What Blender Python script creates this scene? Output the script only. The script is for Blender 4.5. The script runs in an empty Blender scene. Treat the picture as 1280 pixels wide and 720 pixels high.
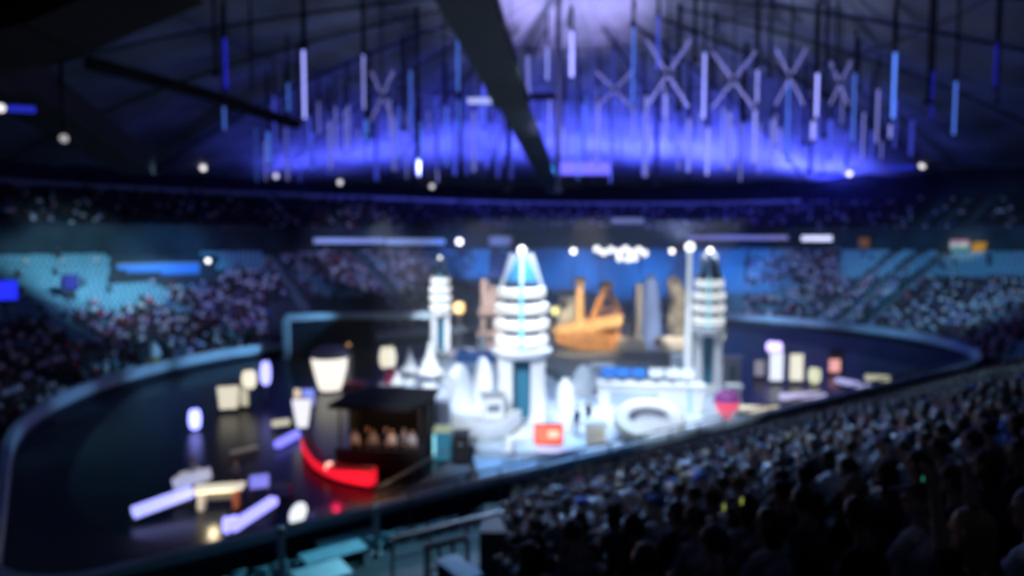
import bpy, bmesh, math, random
import numpy as np
from mathutils import Vector, Matrix
random.seed(11); rng = np.random.default_rng(7)
SC = bpy.context.scene; COL = SC.collection
PI = math.pi
# ------------------------------------------------------------------ camera model
H = 12.0; F = 850.0; PITCH = math.atan(60.0 / F)
CA, SA = math.cos(math.radians(35)), math.sin(math.radians(35))
def ray(px, py):
    x, y = (px - 640) / F, (360 - py) / F
    cp, sp = math.cos(PITCH), math.sin(PITCH)
    return Vector((x, cp + y * sp, y * cp - sp))
def at(px, py, z=0.0):                      # the place at height z seen there
    r = ray(px, py); t = (z - H) / r.z
    return Vector((r.x * t, r.y * t, z))
def dep(px, py, d):                         # the place at distance d (along Y) seen there
    r = ray(px, py); t = d / r.y
    return Vector((r.x * t, d, H + r.z * t))
def W(u, n, z=0.0): return Vector((CA * u - SA * n, SA * u + CA * n, z))
def UN(x, y): return (CA * x + SA * y, -SA * x + CA * y)
def proj(p):
    x, y, z = p[0], p[1], p[2] - H
    cp, sp = math.cos(PITCH), math.sin(PITCH)
    f = y * cp - z * sp; v = y * sp + z * cp
    if f < 0.05: return (1e6, 1e6, f)
    return (640 + F * x / f, 360 - F * v / f, f)
# ------------------------------------------------------------------ materials
_M = {}
def mat(name, col, rough=0.6, metal=0.0, var=0.12, scale=6.0, coat=0.0):
    if name in _M: return _M[name]
    m = bpy.data.materials.new(name); m.use_nodes = True
    nt = m.node_tree; b = nt.nodes['Principled BSDF']
    b.inputs['Roughness'].default_value = rough; b.inputs['Metallic'].default_value = metal
    if coat: b.inputs['Coat Weight'].default_value = coat
    nz = nt.nodes.new('ShaderNodeTexNoise'); nz.inputs['Scale'].default_value = scale
    tc = nt.nodes.new('ShaderNodeTexCoord'); nt.links.new(tc.outputs['Object'], nz.inputs['Vector'])
    cr = nt.nodes.new('ShaderNodeValToRGB')
    cr.color_ramp.elements[0].position = .3; cr.color_ramp.elements[1].position = .7
    cr.color_ramp.elements[0].color = (*[c * (1 - var) for c in col], 1)
    cr.color_ramp.elements[1].color = (*[min(1, c * (1 + var)) for c in col], 1)
    nt.links.new(nz.outputs['Fac'], cr.inputs['Fac']); nt.links.new(cr.outputs['Color'], b.inputs['Base Color'])
    _M[name] = m; return m
def glow(name, col, s):
    if name in _M: return _M[name]
    m = bpy.data.materials.new(name); m.use_nodes = True
    nt = m.node_tree; b = nt.nodes['Principled BSDF']
    b.inputs['Base Color'].default_value = (*[min(.8, c) for c in col], 1)
    b.inputs['Emission Color'].default_value = (*col, 1); b.inputs['Emission Strength'].default_value = s
    b.inputs['Roughness'].default_value = .5
    _M[name] = m; return m
# ------------------------------------------------------------------ mesh builder
class MB:
    def __init__(s): s.v = []; s.f = []; s.m = []
    def add(s, vs, fs, mi=0):
        b = len(s.v); s.v += [tuple(p) for p in vs]; s.f += [tuple(b + i for i in f) for f in fs]; s.m += [mi] * len(fs); return s
    def box(s, c, size, rz=0.0, mi=0, M=None, taper=1.0):
        hx, hy, hz = size[0] / 2, size[1] / 2, size[2] / 2
        vs = [Vector((sx * hx * (taper if sz > 0 else 1), sy * hy * (taper if sz > 0 else 1), sz * hz)) for sz in (-1, 1) for sx, sy in ((-1, -1), (1, -1), (1, 1), (-1, 1))]
        R = M if M is not None else Matrix.Rotation(rz, 3, 'Z')
        c = Vector(c)
        return s.add([c + R @ p for p in vs], [(3, 2, 1, 0), (4, 5, 6, 7), (0, 1, 5, 4), (1, 2, 6, 5), (2, 3, 7, 6), (3, 0, 4, 7)], mi)
    def bar(s, a, b, w, h, mi=0):           # rectangular bar from a to b
        a, b = Vector(a), Vector(b); d = (b - a).normalized()
        side = d.cross(Vector((0, 0, 1)))
        side = Vector((1, 0, 0)) if side.length < 1e-4 else side.normalized()
        up = side.cross(d).normalized()
        R = Matrix((side, d, up)).transposed()
        return s.box((a + b) / 2, (w, (b - a).length, h), M=R, mi=mi)
    def tube(s, a, b, r0, r1=None, n=10, mi=0):
        r1 = r0 if r1 is None else r1
        a, b = Vector(a), Vector(b); d = (b - a).normalized()
        x = d.orthogonal().normalized(); y = d.cross(x)
        vs = [a + (x * math.cos(2 * PI * i / n) + y * math.sin(2 * PI * i / n)) * r0 for i in range(n)]
        vs += [b + (x * math.cos(2 * PI * i / n) + y * math.sin(2 * PI * i / n)) * r1 for i in range(n)]
        fs = [(i, (i + 1) % n, n + (i + 1) % n, n + i) for i in range(n)] + [tuple(range(n - 1, -1, -1)), tuple(range(n, 2 * n))]
        return s.add(vs, fs, mi)
    def lathe(s, prof, c=(0, 0, 0), n=20, mi=0, sx=1.0, sy=1.0, M=None):
        vs, fs = [], []; c = Vector(c)
        for r, z in prof:
            for i in range(n):
                p = Vector((r * sx * math.cos(2 * PI * i / n), r * sy * math.sin(2 * PI * i / n), z))
                vs.append(c + (M @ p if M is not None else p))
        for k in range(len(prof) - 1):
            for i in range(n):
                j = (i + 1) % n
                fs.append((k * n + i, k * n + j, (k + 1) * n + j, (k + 1) * n + i))
        if prof[0][0] > 1e-6: fs.append(tuple(range(n - 1, -1, -1)))
        if prof[-1][0] > 1e-6: fs.append(tuple((len(prof) - 1) * n + i for i in range(n)))
        return s.add(vs, fs, mi)
    def ball(s, c, r, n=14, k=8, mi=0, M=None):
        r = (r, r, r) if not hasattr(r, '__len__') else r
        prof = [(max(1e-4, math.sin(PI * i / k)), -math.cos(PI * i / k)) for i in range(k + 1)]
        D = Matrix.Diagonal(Vector(r))
        return s.lathe(prof, c, n, mi, M=(M @ D if M is not None else D))
    def prism(s, pts, z0, z1, mi=0, shrink=1.0):
        n = len(pts); cx = sum(p[0] for p in pts) / n; cy = sum(p[1] for p in pts) / n
        vs = [(p[0], p[1], z0) for p in pts] + [(cx + (p[0] - cx) * shrink, cy + (p[1] - cy) * shrink, z1) for p in pts]
        fs = [tuple(range(n - 1, -1, -1)), tuple(range(n, 2 * n))] + [(i, (i + 1) % n, n + (i + 1) % n, n + i) for i in range(n)]
        return s.add(vs, fs, mi)
    def loft(s, rings, mi=0, cap=True, closed=True):
        n = len(rings[0]); vs = [p for r in rings for p in r]; fs = []
        for k in range(len(rings) - 1):
            for i in range(n if closed else n - 1):
                j = (i + 1) % n
                fs.append((k * n + i, k * n + j, (k + 1) * n + j, (k + 1) * n + i))
        if cap: fs += [tuple(range(n - 1, -1, -1)), tuple((len(rings) - 1) * n + i for i in range(n))]
        return s.add(vs, fs, mi)
    def mesh(s, name, mats, smooth=True):
        me = bpy.data.meshes.new(name); me.from_pydata(s.v, [], s.f); me.update()
        for m in (mats if isinstance(mats, (list, tuple)) else [mats]): me.materials.append(m)
        me.polygons.foreach_set('material_index', s.m)
        bm = bmesh.new(); bm.from_mesh(me); bmesh.ops.recalc_face_normals(bm, faces=bm.faces); bm.to_mesh(me); bm.free()
        if smooth:
            me.polygons.foreach_set('use_smooth', [True] * len(me.polygons))
            try: me.set_sharp_from_angle(angle=math.radians(35))
            except Exception: pass
        return me
    def build(s, name, mats, parent=None, bevel=0.0, smooth=True, loc=None, rz=None):
        o = bpy.data.objects.new(name, s.mesh(name, mats, smooth)); COL.objects.link(o)
        if parent is not None: o.parent = parent
        if loc is not None: o.location = loc
        if rz is not None: o.rotation_euler = (0, 0, rz)
        if bevel:
            b = o.modifiers.new('edge', 'BEVEL'); b.width = bevel; b.segments = 2; b.limit_method = 'ANGLE'
        return o
def thing(name, label, cat, loc=(0, 0, 0), rz=0.0, group=None):
    o = bpy.data.objects.new(name, None); COL.objects.link(o); o.empty_display_size = .2
    o.location = loc; o.rotation_euler = (0, 0, rz)
    return tag(o, label, cat, group)
def tag(o, label, cat, group=None, kind=None):
    o['label'] = label; o['category'] = cat
    if group: o['group'] = group
    if kind: o['kind'] = kind
    return o
def struct(o, label=None, cat=None):
    o['kind'] = 'structure'
    if label: o['label'] = label
    if cat: o['category'] = cat
    return o
def copy_tree(o, parent=None):
    c = o.copy(); COL.objects.link(c)
    if parent is not None: c.parent = parent; c.matrix_parent_inverse = o.matrix_parent_inverse.copy()
    for ch in list(o.children): copy_tree(ch, c)
    return c
def ordn(n):
    w = ['', 'first', 'second', 'third', 'fourth', 'fifth', 'sixth', 'seventh', 'eighth', 'ninth', 'tenth', 'eleventh', 'twelfth']
    if n < len(w): return w[n]
    return f"{n}{'th' if 10 <= n % 100 <= 20 else {1: 'st', 2: 'nd', 3: 'rd'}.get(n % 10, 'th')}"
def spot(name, loc, target, energy, col, angle, blend=.5, size=.3):
    l = bpy.data.lights.new(name, 'SPOT'); l.energy = energy; l.color = col; l.spot_size = math.radians(angle); l.spot_blend = blend; l.shadow_soft_size = size
    o = bpy.data.objects.new(name, l); COL.objects.link(o); o.location = loc
    o.rotation_euler = (Vector(target) - Vector(loc)).to_track_quat('-Z', 'Y').to_euler(); return o
def point(name, loc, energy, col, size=.2):
    l = bpy.data.lights.new(name, 'POINT'); l.energy = energy; l.color = col; l.shadow_soft_size = size
    o = bpy.data.objects.new(name, l); COL.objects.link(o); o.location = loc; return o
# ------------------------------------------------------------------ bowl plan: a rink with rounded corners, rows stepping outwards
U0, U1, N0, N1 = -1.5, 84.0, 25.0, 72.0
CORN = [((U0, N0), 3.0, PI, 1.5 * PI), ((U1, N0), 20.0, 1.5 * PI, 2 * PI), ((U1, N1), 20.0, 0, .5 * PI), ((U0, N1), 28.0, .5 * PI, PI)]
def outline(o, seg=16, straight=24):
    pts = []
    cen = []
    for (cu, cn), r, a0, a1 in CORN:
        su = 1 if cu == U0 else -1; sn = 1 if cn == N0 else -1
        cen.append((cu + su * r, cn + sn * r, r, a0, a1))
    for k in range(4):
        u, n, r, a0, a1 = cen[k]
        for i in range(seg + 1):
            a = a0 + (a1 - a0) * i / seg
            pts.append((u + (r + o) * math.cos(a), n + (r + o) * math.sin(a)))
        u2, n2, r2, b0, _ = cen[(k + 1) % 4]
        p, q = pts[-1], (u2 + (r2 + o) * math.cos(b0), n2 + (r2 + o) * math.sin(b0))
        for i in range(1, straight): pts.append((p[0] + (q[0] - p[0]) * i / straight, p[1] + (q[1] - p[1]) * i / straight))
    return pts
def ringpts(o, z): return [W(u, n, z) for u, n in outline(o)]
ROWS, PITCH_R, RISE, OFF0, Z0 = 28, .85, .35, 1.5, .2
def row_o(k): return OFF0 + PITCH_R * k
def row_z(k): return Z0 + RISE * k
UROWS, UOFF, UZ, UP, URI = 12, 29.6, 13.2, .9, .46
def strip(mb, a, b, mi=0, keep=lambda p: True):
    n = len(a)
    for i in range(n):
        j = (i + 1) % n
        if keep((a[i] + a[j]) / 2): mb.add([a[i], a[j], b[j], b[i]], [(0, 1, 2, 3)], mi)
def offset_of(u, n):                      # how far outside the rink boundary
    for (cu, cn), r, _, _ in CORN:
        su = 1 if cu == U0 else -1; sn = 1 if cn == N0 else -1; au, an = cu + su * r, cn + sn * r
        if (u - au) * su < 0 and (n - an) * sn < 0: return math.hypot(u - au, n - an) - r
    return max(U0 - u, u - U1, N0 - n, n - N1)
def on_far(px, py, hgt):                    # the place HGT above the far rows seen there
    for d in np.arange(35, 130, .1):
        p = dep(px, py, float(d)); o = offset_of(*UN(p.x, p.y))
        if o > 1 and p.z <= row_z(min(ROWS - 1, max(0, math.ceil((o - OFF0 - .25) / PITCH_R)))) + hgt: return p
    return p
def far_at(px, py, off):                    # the place on the far side, OFF outside the rink, seen there
    for d in np.arange(45, 150, .1):
        p = dep(px, py, float(d))
        if offset_of(*UN(p.x, p.y)) >= off: return p
    return p
# materials
CONC = mat('dark_concrete', (.035, .045, .06), .85, var=.3, scale=2)
PALE = mat('pale_blue_rail', (.42, .55, .66), .5, var=.1, scale=1)
BOARD = mat('navy_board', (.012, .02, .04), .5, var=.2, scale=1)
DARK = mat('black_steel', (.012, .014, .018), .55, var=.2)
STEEL = mat('grey_steel', (.20, .22, .25), .45, metal=.5)
WHITE = mat('white_paint', (.72, .74, .76), .5, var=.05)
SEATM = mat('teal_seat_plastic', (.08, .30, .40), .45, var=.1)
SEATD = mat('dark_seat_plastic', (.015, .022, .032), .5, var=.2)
# floor --------------------------------------------------------------
def glossy_floor():
    m = mat('glossy_floor', (.006, .014, .024), .6, var=.35, scale=.25); return m
mb = MB(); ol = ringpts(0.0, 0.0)
mb.add(ol, [tuple(range(len(ol)))]); fl = mb.build('floor', glossy_floor(), smooth=False); struct(fl)
# glossy black covering laid on the floor
cov = [(330, 692), (250, 689), (170, 674), (112, 648), (86, 612), (96, 570), (130, 524), (180, 484), (260, 457), (350, 444), (470, 430), (640, 424), (800, 418), (905, 412), (1010, 432), (1100, 450), (1165, 466), (1180, 480), (1000, 520), (900, 548), (760, 590), (640, 622), (480, 660)]
cp = [at(x, y, 0.0) for x, y in cov]; cs = []
for i in range(len(cp)):                                        # rounded outline
    a, b, c, d = cp[i - 1], cp[i], cp[(i + 1) % len(cp)], cp[(i + 2) % len(cp)]
    for q in range(5):
        t = q / 5; cs.append(.5 * (2 * b + (c - a) * t + (2 * a - 5 * b + 4 * c - d) * t * t + (3 * b - a - 3 * c + d) * t ** 3))
mb = MB().prism([(p.x, p.y) for p in cs], .001, .006); cvm = mat('glossy_black_covering', (.002, .005, .016), .30, var=.3, scale=.3); cvm.node_tree.nodes['Principled BSDF'].inputs['Specular IOR Level'].default_value = .25; o = mb.build('floor_covering', cvm, smooth=False)
struct(o, 'glossy black covering laid over the arena floor', 'floor covering')
# perimeter board
mb = MB(); a, b, c = ringpts(0, 0), ringpts(0, 1.15), ringpts(.22, 1.15); d = ringpts(.22, 0)
strip(mb, a, b); strip(mb, b, c); strip(mb, c, d)
struct(mb.build('perimeter_wall', BOARD))
mb = MB(); a, b, c, d = ringpts(-.08, .55), ringpts(.3, 1.17), ringpts(.3, 1.42), ringpts(-.08, 1.42)
strip(mb, a, d); strip(mb, d, c); strip(mb, c, b); strip(mb, b, a)
struct(mb.build('trim_1', PALE))
# lower bowl
mb = MB()
prev = ringpts(.3, row_z(0)); strip(mb, ringpts(.3, 0), prev)
for k in range(ROWS):
    z = row_z(k); inner = ringpts(row_o(k) - .6, z); outer = ringpts(row_o(k) + .25, z)
    if k == 0: inner = prev
    strip(mb, inner, outer); strip(mb, outer, ringpts(row_o(k) + .25, z + RISE))
ztop = row_z(ROWS); otop = row_o(ROWS - 1) + .25
strip(mb, ringpts(otop, ztop), ringpts(otop + 2.6, ztop))
struct(mb.build('terrace', CONC, smooth=False))
# back wall, upper tier (only where the camera does not sit under it)
far = lambda p: p.y > 26 or (p - Vector((0, 0, p.z))).length > 45
mb = MB()
ow = otop + 2.6
strip(mb, ringpts(ow, ztop), ringpts(ow, UZ + .2), 0, far)
struct(mb.build('wall_back', mat('blue_grey_wall', (.015, .032, .048), .8, var=.4, scale=.3)))
mb = MB()
strip(mb, ringpts(UOFF - 2.2, UZ - .9), ringpts(UOFF - 2.2, UZ + .75), 0, far)
strip(mb, ringpts(UOFF - 2.2, UZ + .75), ringpts(UOFF - 2.0, UZ + .75), 0, far)
strip(mb, ringpts(UOFF - 2.2, UZ - .9), ringpts(UOFF + .2, UZ - .9), 0, far)
struct(mb.build('parapet', BOARD))
mb = MB()
strip(mb, ringpts(UOFF - 2.0, UZ), ringpts(UOFF - .6, UZ), 0, far)
for k in range(UROWS):
    o, z = UOFF + UP * k, UZ + URI * k
    strip(mb, ringpts(o - .6, z), ringpts(o + .3, z), 0, far); strip(mb, ringpts(o + .3, z), ringpts(o + .3, z + URI), 0, far)
zu = UZ + URI * UROWS; ou = UOFF + UP * (UROWS - 1) + .3
strip(mb, ringpts(ou, zu), ringpts(ou + 2.5, zu), 0, far)
struct(mb.build('upper_terrace', CONC, smooth=False))
# ring beam strip at top of the upper tier
mb = MB(); a, b, c = ringpts(ou + 2.4, zu), ringpts(ou + 2.4, zu + .35), ringpts(ou + 2.4, zu + 1.1)
strip(mb, a, b, 0, far); strip(mb, b, c, 1, far)
struct(mb.build('trim_2', [BOARD, mat('grey_fascia', (.55, .58, .62), .7)]))
# drum wall up to roof edge
RC = W(41.5, 50); RR = 84.0; RZ = 23.5; RTOP = 12.4
def roofz(x, y):
    r2 = ((x - RC.x) ** 2 + (y - RC.y) ** 2) / RR ** 2
    return RZ + RTOP * (1 - min(r2, 1.2))
mb = MB(); n = 96
lo = [Vector((RC.x + RR * math.cos(2 * PI * i / n), RC.y + RR * math.sin(2 * PI * i / n), 17.5)) for i in range(n)]
hi = [Vector((p.x, p.y, RZ)) for p in lo]
strip(mb, lo, hi, 0, lambda p: p.y > 15)
outer = ringpts(ou + 2.4, zu + 1.1)
struct(mb.build('wall_drum', mat('drum_wall', (.02, .025, .05), .8, var=.3, scale=.4)))
# roof membrane: fluted radial panels
mb = MB(); n = 128; rings = []
for k in range(0, 15):
    r = RR * k / 14; ring = []
    for i in range(n):
        a = 2 * PI * i / n
        z = RZ + RTOP * (1 - (r / RR) ** 2) + (.28 * (1 if i % 4 in (0, 1) else -1)) * min(1, r / 20)
        ring.append(Vector((RC.x + max(r, .05) * math.cos(a), RC.y + max(r, .05) * math.sin(a), z)))
    rings.append(ring)
mb.loft(rings, cap=False)
struct(mb.build('ceiling', mat('roof_membrane', (.36, .37, .42), .75, var=.35, scale=.12), smooth=False))
# roof purlins and radial beams
for k in (3, 6):
    r = RR * k / 14; mb = MB(); n = 64; z = RZ + RTOP * (1 - (r / RR) ** 2) - .9
    rg = [Vector((RC.x + r * math.cos(2 * PI * i / n), RC.y + r * math.sin(2 * PI * i / n), z)) for i in range(n)]
    for i in range(n): mb.tube(rg[i], rg[(i + 1) % n], .08, n=6)
    struct(mb.build('roof_purlin', DARK))
for i in range(24):
    a = 2 * PI * (i + .5) / 24; mb = MB(); p = None
    for k in range(2, 15):
        r = RR * k / 14; q = Vector((RC.x + r * math.cos(a), RC.y + r * math.sin(a), RZ + RTOP * (1 - (r / RR) ** 2) - .7))
        if p is not None: mb.bar(p, q, .14, .24)
        p = q
    struct(mb.build('roof_beam', DARK))
# ================================================================== roof girders, glowing struts and hanging lamps
GREENB, BLACKS = mat('green_black_steel', (.030, .042, .046), .8, var=.15), mat('matt_black_steel', (.004, .004, .006), .9, var=.15)
def girder(pts, w, h, mt=BLACKS):
    mb = MB()
    for p, q in zip(pts, pts[1:]): mb.bar(p, q, w, h)
    return struct(mb.build('roof_girder', mt))
girder([dep(574, -24, 30), dep(626, 92, 46), dep(640, 128, 52)], 2.6, .9, GREENB)
girder([dep(636, 118, 56), dep(694, 240, 104)], 2.3, .9, GREENB)
girder([dep(-70, 52, 24), dep(40, 118, 34), dep(172, 206, 58)], 2.6, 1.6)
girder([dep(215, -45, 24), dep(60, 22, 24), dep(-60, 50, 24)], 3.4, 1.6)
girder([dep(110, 78, 52), dep(250, 116, 60), dep(372, 156, 70)], .9, .8)
girder([dep(640, 121, 88), dep(700, 121, 90)], .5, .7)
RODM = DARK
def glowtube(col, s): return glow('tube_%d_%d_%d_%d' % (col[0] * 100, col[1] * 100, col[2] * 100, s * 100), col, s)
LAV, BLU, SKY, DEEP = (.34, .36, 1.0), (.09, .13, 1.0), (.10, .24, 1.0), (.03, .03, .9)
tubes = [  # px, top, bottom of the lit part, distance, width, colour, strength
 (379, 58, 150, 58, .40, LAV, 1.3), (281, 48, 112, 62, .34, DEEP, .5), (280, 132, 164, 64, .34, SKY, .5), (454, 68, 138, 60, .34, LAV, .65),
 (360, 104, 140, 74, .4, SKY, .45), (335, 165, 206, 84, .8, SKY, .45), (435, 132, 190, 84, .42, LAV, .35), (513, 88, 168, 76, .4, SKY, .40),
 (412, 152, 212, 92, .5, LAV, .35), (572, 45, 116, 58, .36, SKY, .55), (605, 98, 160, 78, .6, BLU, .8), (545, 120, 210, 98, .7, BLU, .35),
 (592, 140, 216, 100, .8, LAV, .35), (568, 150, 220, 104, .5, BLU, .5), (492, 150, 214, 100, .9, LAV, .3), (458, 150, 178, 86, 1.1, SKY, .5),
 (768, 62, 190, 82, .45, BLU, .6), (792, 30, 132, 60, .36, SKY, .5), (748, 96, 205, 96, .6, LAV, .40), (823, 20, 90, 56, .3, BLU, .55),
 (833, 118, 200, 80, .42, LAV, .6), (808, 120, 222, 98, 1.1, LAV, .45), (881, 66, 150, 60, .38, LAV, .95), (862, 150, 215, 92, .6, LAV, .4),
 (885, 160, 220, 84, .46, LAV, .8), (912, 140, 214, 96, 1.2, LAV, .45), (947, 86, 130, 66, .40, LAV, .7), (944, 138, 206, 80, .5, LAV, .7),
 (966, 150, 212, 98, 1.0, LAV, .4), (986, 104, 198, 78, .38, SKY, .6), (1022, 92, 148, 60, .40, LAV, 1.3), (1017, 152, 176, 66, .5, LAV, .9),
 (1038, 150, 196, 88, .8, BLU, .6), (1069, 92, 178, 72, .36, SKY, .6), (1098, 112, 180, 78, .40, LAV, .5), (1119, 66, 150, 56, .40, SKY, 1.1),
 (1113, 156, 174, 66, .45, LAV, .6), (1195, 102, 170, 58, .34, SKY, .6), (1246, 55, 110, 56, .3, DEEP, .25), (1167, 90, 150, 62, .26, DEEP, .25),
 (715, 40, 98, 70, .5, LAV, .8), (684, 58, 102, 72, .4, LAV, .7), (660, 70, 120, 82, .5, LAV, .35), (730, 130, 190, 100, .8, BLU, .8),
 (1060, 165, 208, 100, 1.0, BLU, .4), (1140, 150, 196, 96, .9, BLU, .28), (390, 165, 215, 100, .7, BLU, .4), (358, 160, 226, 96, .5, LAV, .25), (470, 185, 226, 106, 1.0, BLU, .35), (520, 175, 218, 104, .9, BLU, .4),
]
r_ = random.Random(5)
for i in range(64):
    px = 318 + 12.7 * i + r_.uniform(-5, 5); d = r_.uniform(78, 112); cen = 1 - abs(px - 760) / 520
    yt = r_.uniform(105, 165); tubes.append((px, yt, yt + r_.uniform(35, 80) if yt < 140 else r_.uniform(195, 230), d, r_.uniform(.22, .42), r_.choice((LAV, BLU, BLU, LAV, SKY)), round((.38 + .60 * cen) * r_.uniform(.4, 1.1), 1)))
made = []
for px, yt, yb, d, w, c, s in tubes:
    yb = min(yb, 300 - (17.5 - H) * F / d)
    if w > .45: s, w = s * 1.1, .42 + (w - .45) * .25
    else: w, s = w * .58, s * 1.25
    top, bot = dep(px, yt, d), dep(px, yb, d)
    zr = roofz(top.x, top.y) - .5
    t = thing('hanging_glow_strut', '', 'glowing strut', (top.x, top.y, bot.z), 0, 'struts under the roof glowing in place of lamplight')  # strut glows itself, standing in for blue lamplight on painted steel
    L = min(top.z, zr - .5) - bot.z; mb = MB()
    mb.tube((0, 0, .08), (0, 0, L), w / 2, n=10); mb.build('tube', glowtube(c, s), t)
    mb = MB()
    if zr - bot.z > L + .05: mb.tube((0, 0, L + .12), (0, 0, zr - bot.z), .10 + w * .12, n=8)
    if mb.v: mb.build('rod', RODM, t)
    mb = MB(); mb.tube((0, 0, -.1), (0, 0, .08), w / 2 + .06, n=10); mb.build('end_cap', DARK, t)
    mb = MB(); mb.tube((0, 0, L), (0, 0, L + .25), w / 2 + .06, .09, n=10); mb.build('collar', DARK, t)
    made.append((px, t, 'pale lavender' if c is LAV else 'pale sky blue' if c is SKY else 'deep blue', s, w, yb))
made.sort(key=lambda m: m[0])
cnt = {}
tot = {}
for m in made: tot[m[2]] = tot.get(m[2], 0) + 1
for px, t, cn, s, w, yb in made:
    cnt[cn] = cnt.get(cn, 0) + 1
    t['label'] = f"{'bright' if s > .6 else 'dim'} {cn} roof strut glowing in place of lamplight, {ordn(cnt[cn])} {cn} one from the left"
    t['label'] = t['label'].replace('sky blue', 'sky-blue')
# crossed roof braces, their lavender lamplight put in as glow
for (px, py, dx, dy, d, tilt, lab) in ((835, 92, 26, 40, 60, 1, 'large crossed braces glowing lavender in place of lamplight, right of the long roof girder'), (917, 100, 26, 34, 64, 1, 'crossed braces glowing lavender in place of lamplight, beside a bright strut, second cross from the roof girder'),
                            (988, 96, 18, 34, 64, 1, 'faint crossed braces glowing lavender in place of lamplight, third cross from the roof girder'), (1050, 104, 12, 26, 66, 1, 'smallest crossed braces glowing lavender in place of lamplight, farthest cross from the roof girder'),
                            (478, 120, 14, 30, 66, 1, 'crossed braces glowing lavender in place of lamplight, left of the long roof girder'), (768, 112, 22, 22, 80, 1, 'faint crossed braces glowing blue in place of lamplight, just right of the thin upright roof post')):
    c = dep(px, py, d); k = d / F
    t = thing('crossed_glow_brace', lab, 'glowing strut', (c.x, c.y, c.z), 0, 'crossed braces under the roof glowing in place of lamplight')
    for s in (-1, 1):
        mb = MB(); mb.tube((-dx * k * s, .1 * s, dy * k), (dx * k * s, .1 * s, -dy * k), .10, n=8); mb.build('tube', glowtube((.40, .38, 1.0), .35), t)
    mb = MB(); mb.ball((0, 0, 0), .3); mb.build('joint', DARK, t)
    mb = MB(); zr = roofz(c.x, c.y) - .5 - c.z
    mb.tube((0, 0, .2), (0, 0, zr), .08, n=8); mb.build('rod', DARK, t)
t = thing('hanging_light_bar', 'pale blue horizontal light bar hanging left of the long roof girder', 'light bar', dep(604, 126, 76))
mb = MB(); mb.bar((-1.7, 0, 0), (1.7, 0, 0), .3, .6); mb.build('tube', glowtube((.45, .5, 1), .9), t)
for s in (-1.4, 1.4):
    mb = MB(); mb.tube((s, 0, .3), (s, 0, roofz(t.location.x, t.location.y) - .2 - t.location.z), .07); mb.build('rod', DARK, t)
# dark upright roof posts
for px, yb, d, r in ((523, 232, 70, .30), (697, 236, 66, .36), (635, 236, 92, .42), (380, 58, 57, .28), (455, 66, 60, .2), (270, 92, 52, .2), (868, 76, 55, .22), (945, 84, 64, .24), (962, 92, 66, .22),
                     (1031, 118, 58, .22), (1045, 86, 64, .18), (1118, 70, 58, .18), (1160, 128, 54, .24), (893, 110, 72, .26), (1072, 110, 75, .25), (555, 128, 60, .12), (792, 30, 56, .22), (1246, 128, 50, .14), (315, 110, 60, .16),
                     (848, 135, 70, .3), (930, 150, 80, .3), (505, 160, 78, .3), (463, 170, 82, .3), (1005, 180, 84, .25), (1030, 170, 80, .25), (1088, 180, 86, .25), (820, 230, 98, .4), (925, 225, 98, .4), (1012, 215, 96, .3), (576, 220, 96, .4)):
    b = dep(px, yb, d); mb = MB(); zr = roofz(b.x, b.y) - .1
    mb.tube((b.x, b.y, b.z), (b.x, b.y, zr), r * .7, n=8); mb.box((b.x, b.y, b.z), (r * 2.2, r * 2.2, r * 1.6))
    struct(mb.build('roof_post', mat('navy_steel', (.02, .022, .05), .6)))
# lamps along the roof edge
def onring(px, py, R):
    r = ray(px, py); a = r.x ** 2 + r.y ** 2; b = -2 * (r.x * RC.x + r.y * RC.y); c = RC.x ** 2 + RC.y ** 2 - R * R
    tt = (-b + math.sqrt(b * b - 4 * a * c)) / (2 * a); return Vector((r.x * tt, r.y * tt, H + r.z * tt))
ringl = [(1, 135, 1, .55), (80, 173, 0, .18), (168, 195, 1, .5), (254, 210, 0, .6), (345, 220, 0, .35), (425, 228, 0, .45), (540, 233, 0, .4), (1062, 217, -1, .7), (1153, 207, -1, .6), (1264, 190, -1, .6)]
for i, (px, py, st, s) in enumerate(ringl):
    p = onring(px, py, 80) if i > 1 else dep(px, py, 29); kf = 1.0 if i > 1 else .34
    t = thing('hanging_floodlight', f"white floodlight on the {'left' if i < 7 else 'right'} roof edge, {ordn(i + 1) if i < 7 else ordn(i - 6)} {'from the left' if i < 7 else 'from the stage'}" + (", with blue strip" if st else ""), 'floodlight', p, 0, 'floodlights along the roof edge')
    dirn = (Vector((0, 0, H)) - p).normalized(); R = dirn.to_track_quat('Z', 'Y').to_matrix()
    mb = MB(); mb.lathe([(r_ * kf, z_ * kf) for r_, z_ in ((.25, -.6), (.55, -.3), (.62, 0), (.56, 0), (.5, -.05))], n=16, M=R); mb.build('housing', DARK, t)
    mb = MB(); mb.lathe([(r_ * kf, z_ * kf) for r_, z_ in ((.5, -.06), (.46, .08), (.3, .16), (.0001, .2))], n=16, M=R); mb.build('lens', glow('flood_%d' % (s * 100), (1, .95, .95), s * 2.2), t)
    mb = MB(); mb.tube((0, 0, .4), (0, 0, max(1.0, roofz(p.x, p.y) - p.z - .1)), .08); mb.build('hanger', DARK, t)
    if st:
        g_ = (lambda x, y: onring(x, y, 80)) if i > 1 else (lambda x, y: dep(x, y, 29)); q = g_(px + st * 22, py + (1 if st > 0 else 1.5)) - p; q2 = g_(px + st * 42, py + 2) - p
        mb = MB(); mb.bar(q * .45, q2, .35 * kf, .75 * kf); mb.build('light_strip', glow('blue_strip', (.03, .05, .9), .5), t)
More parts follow.
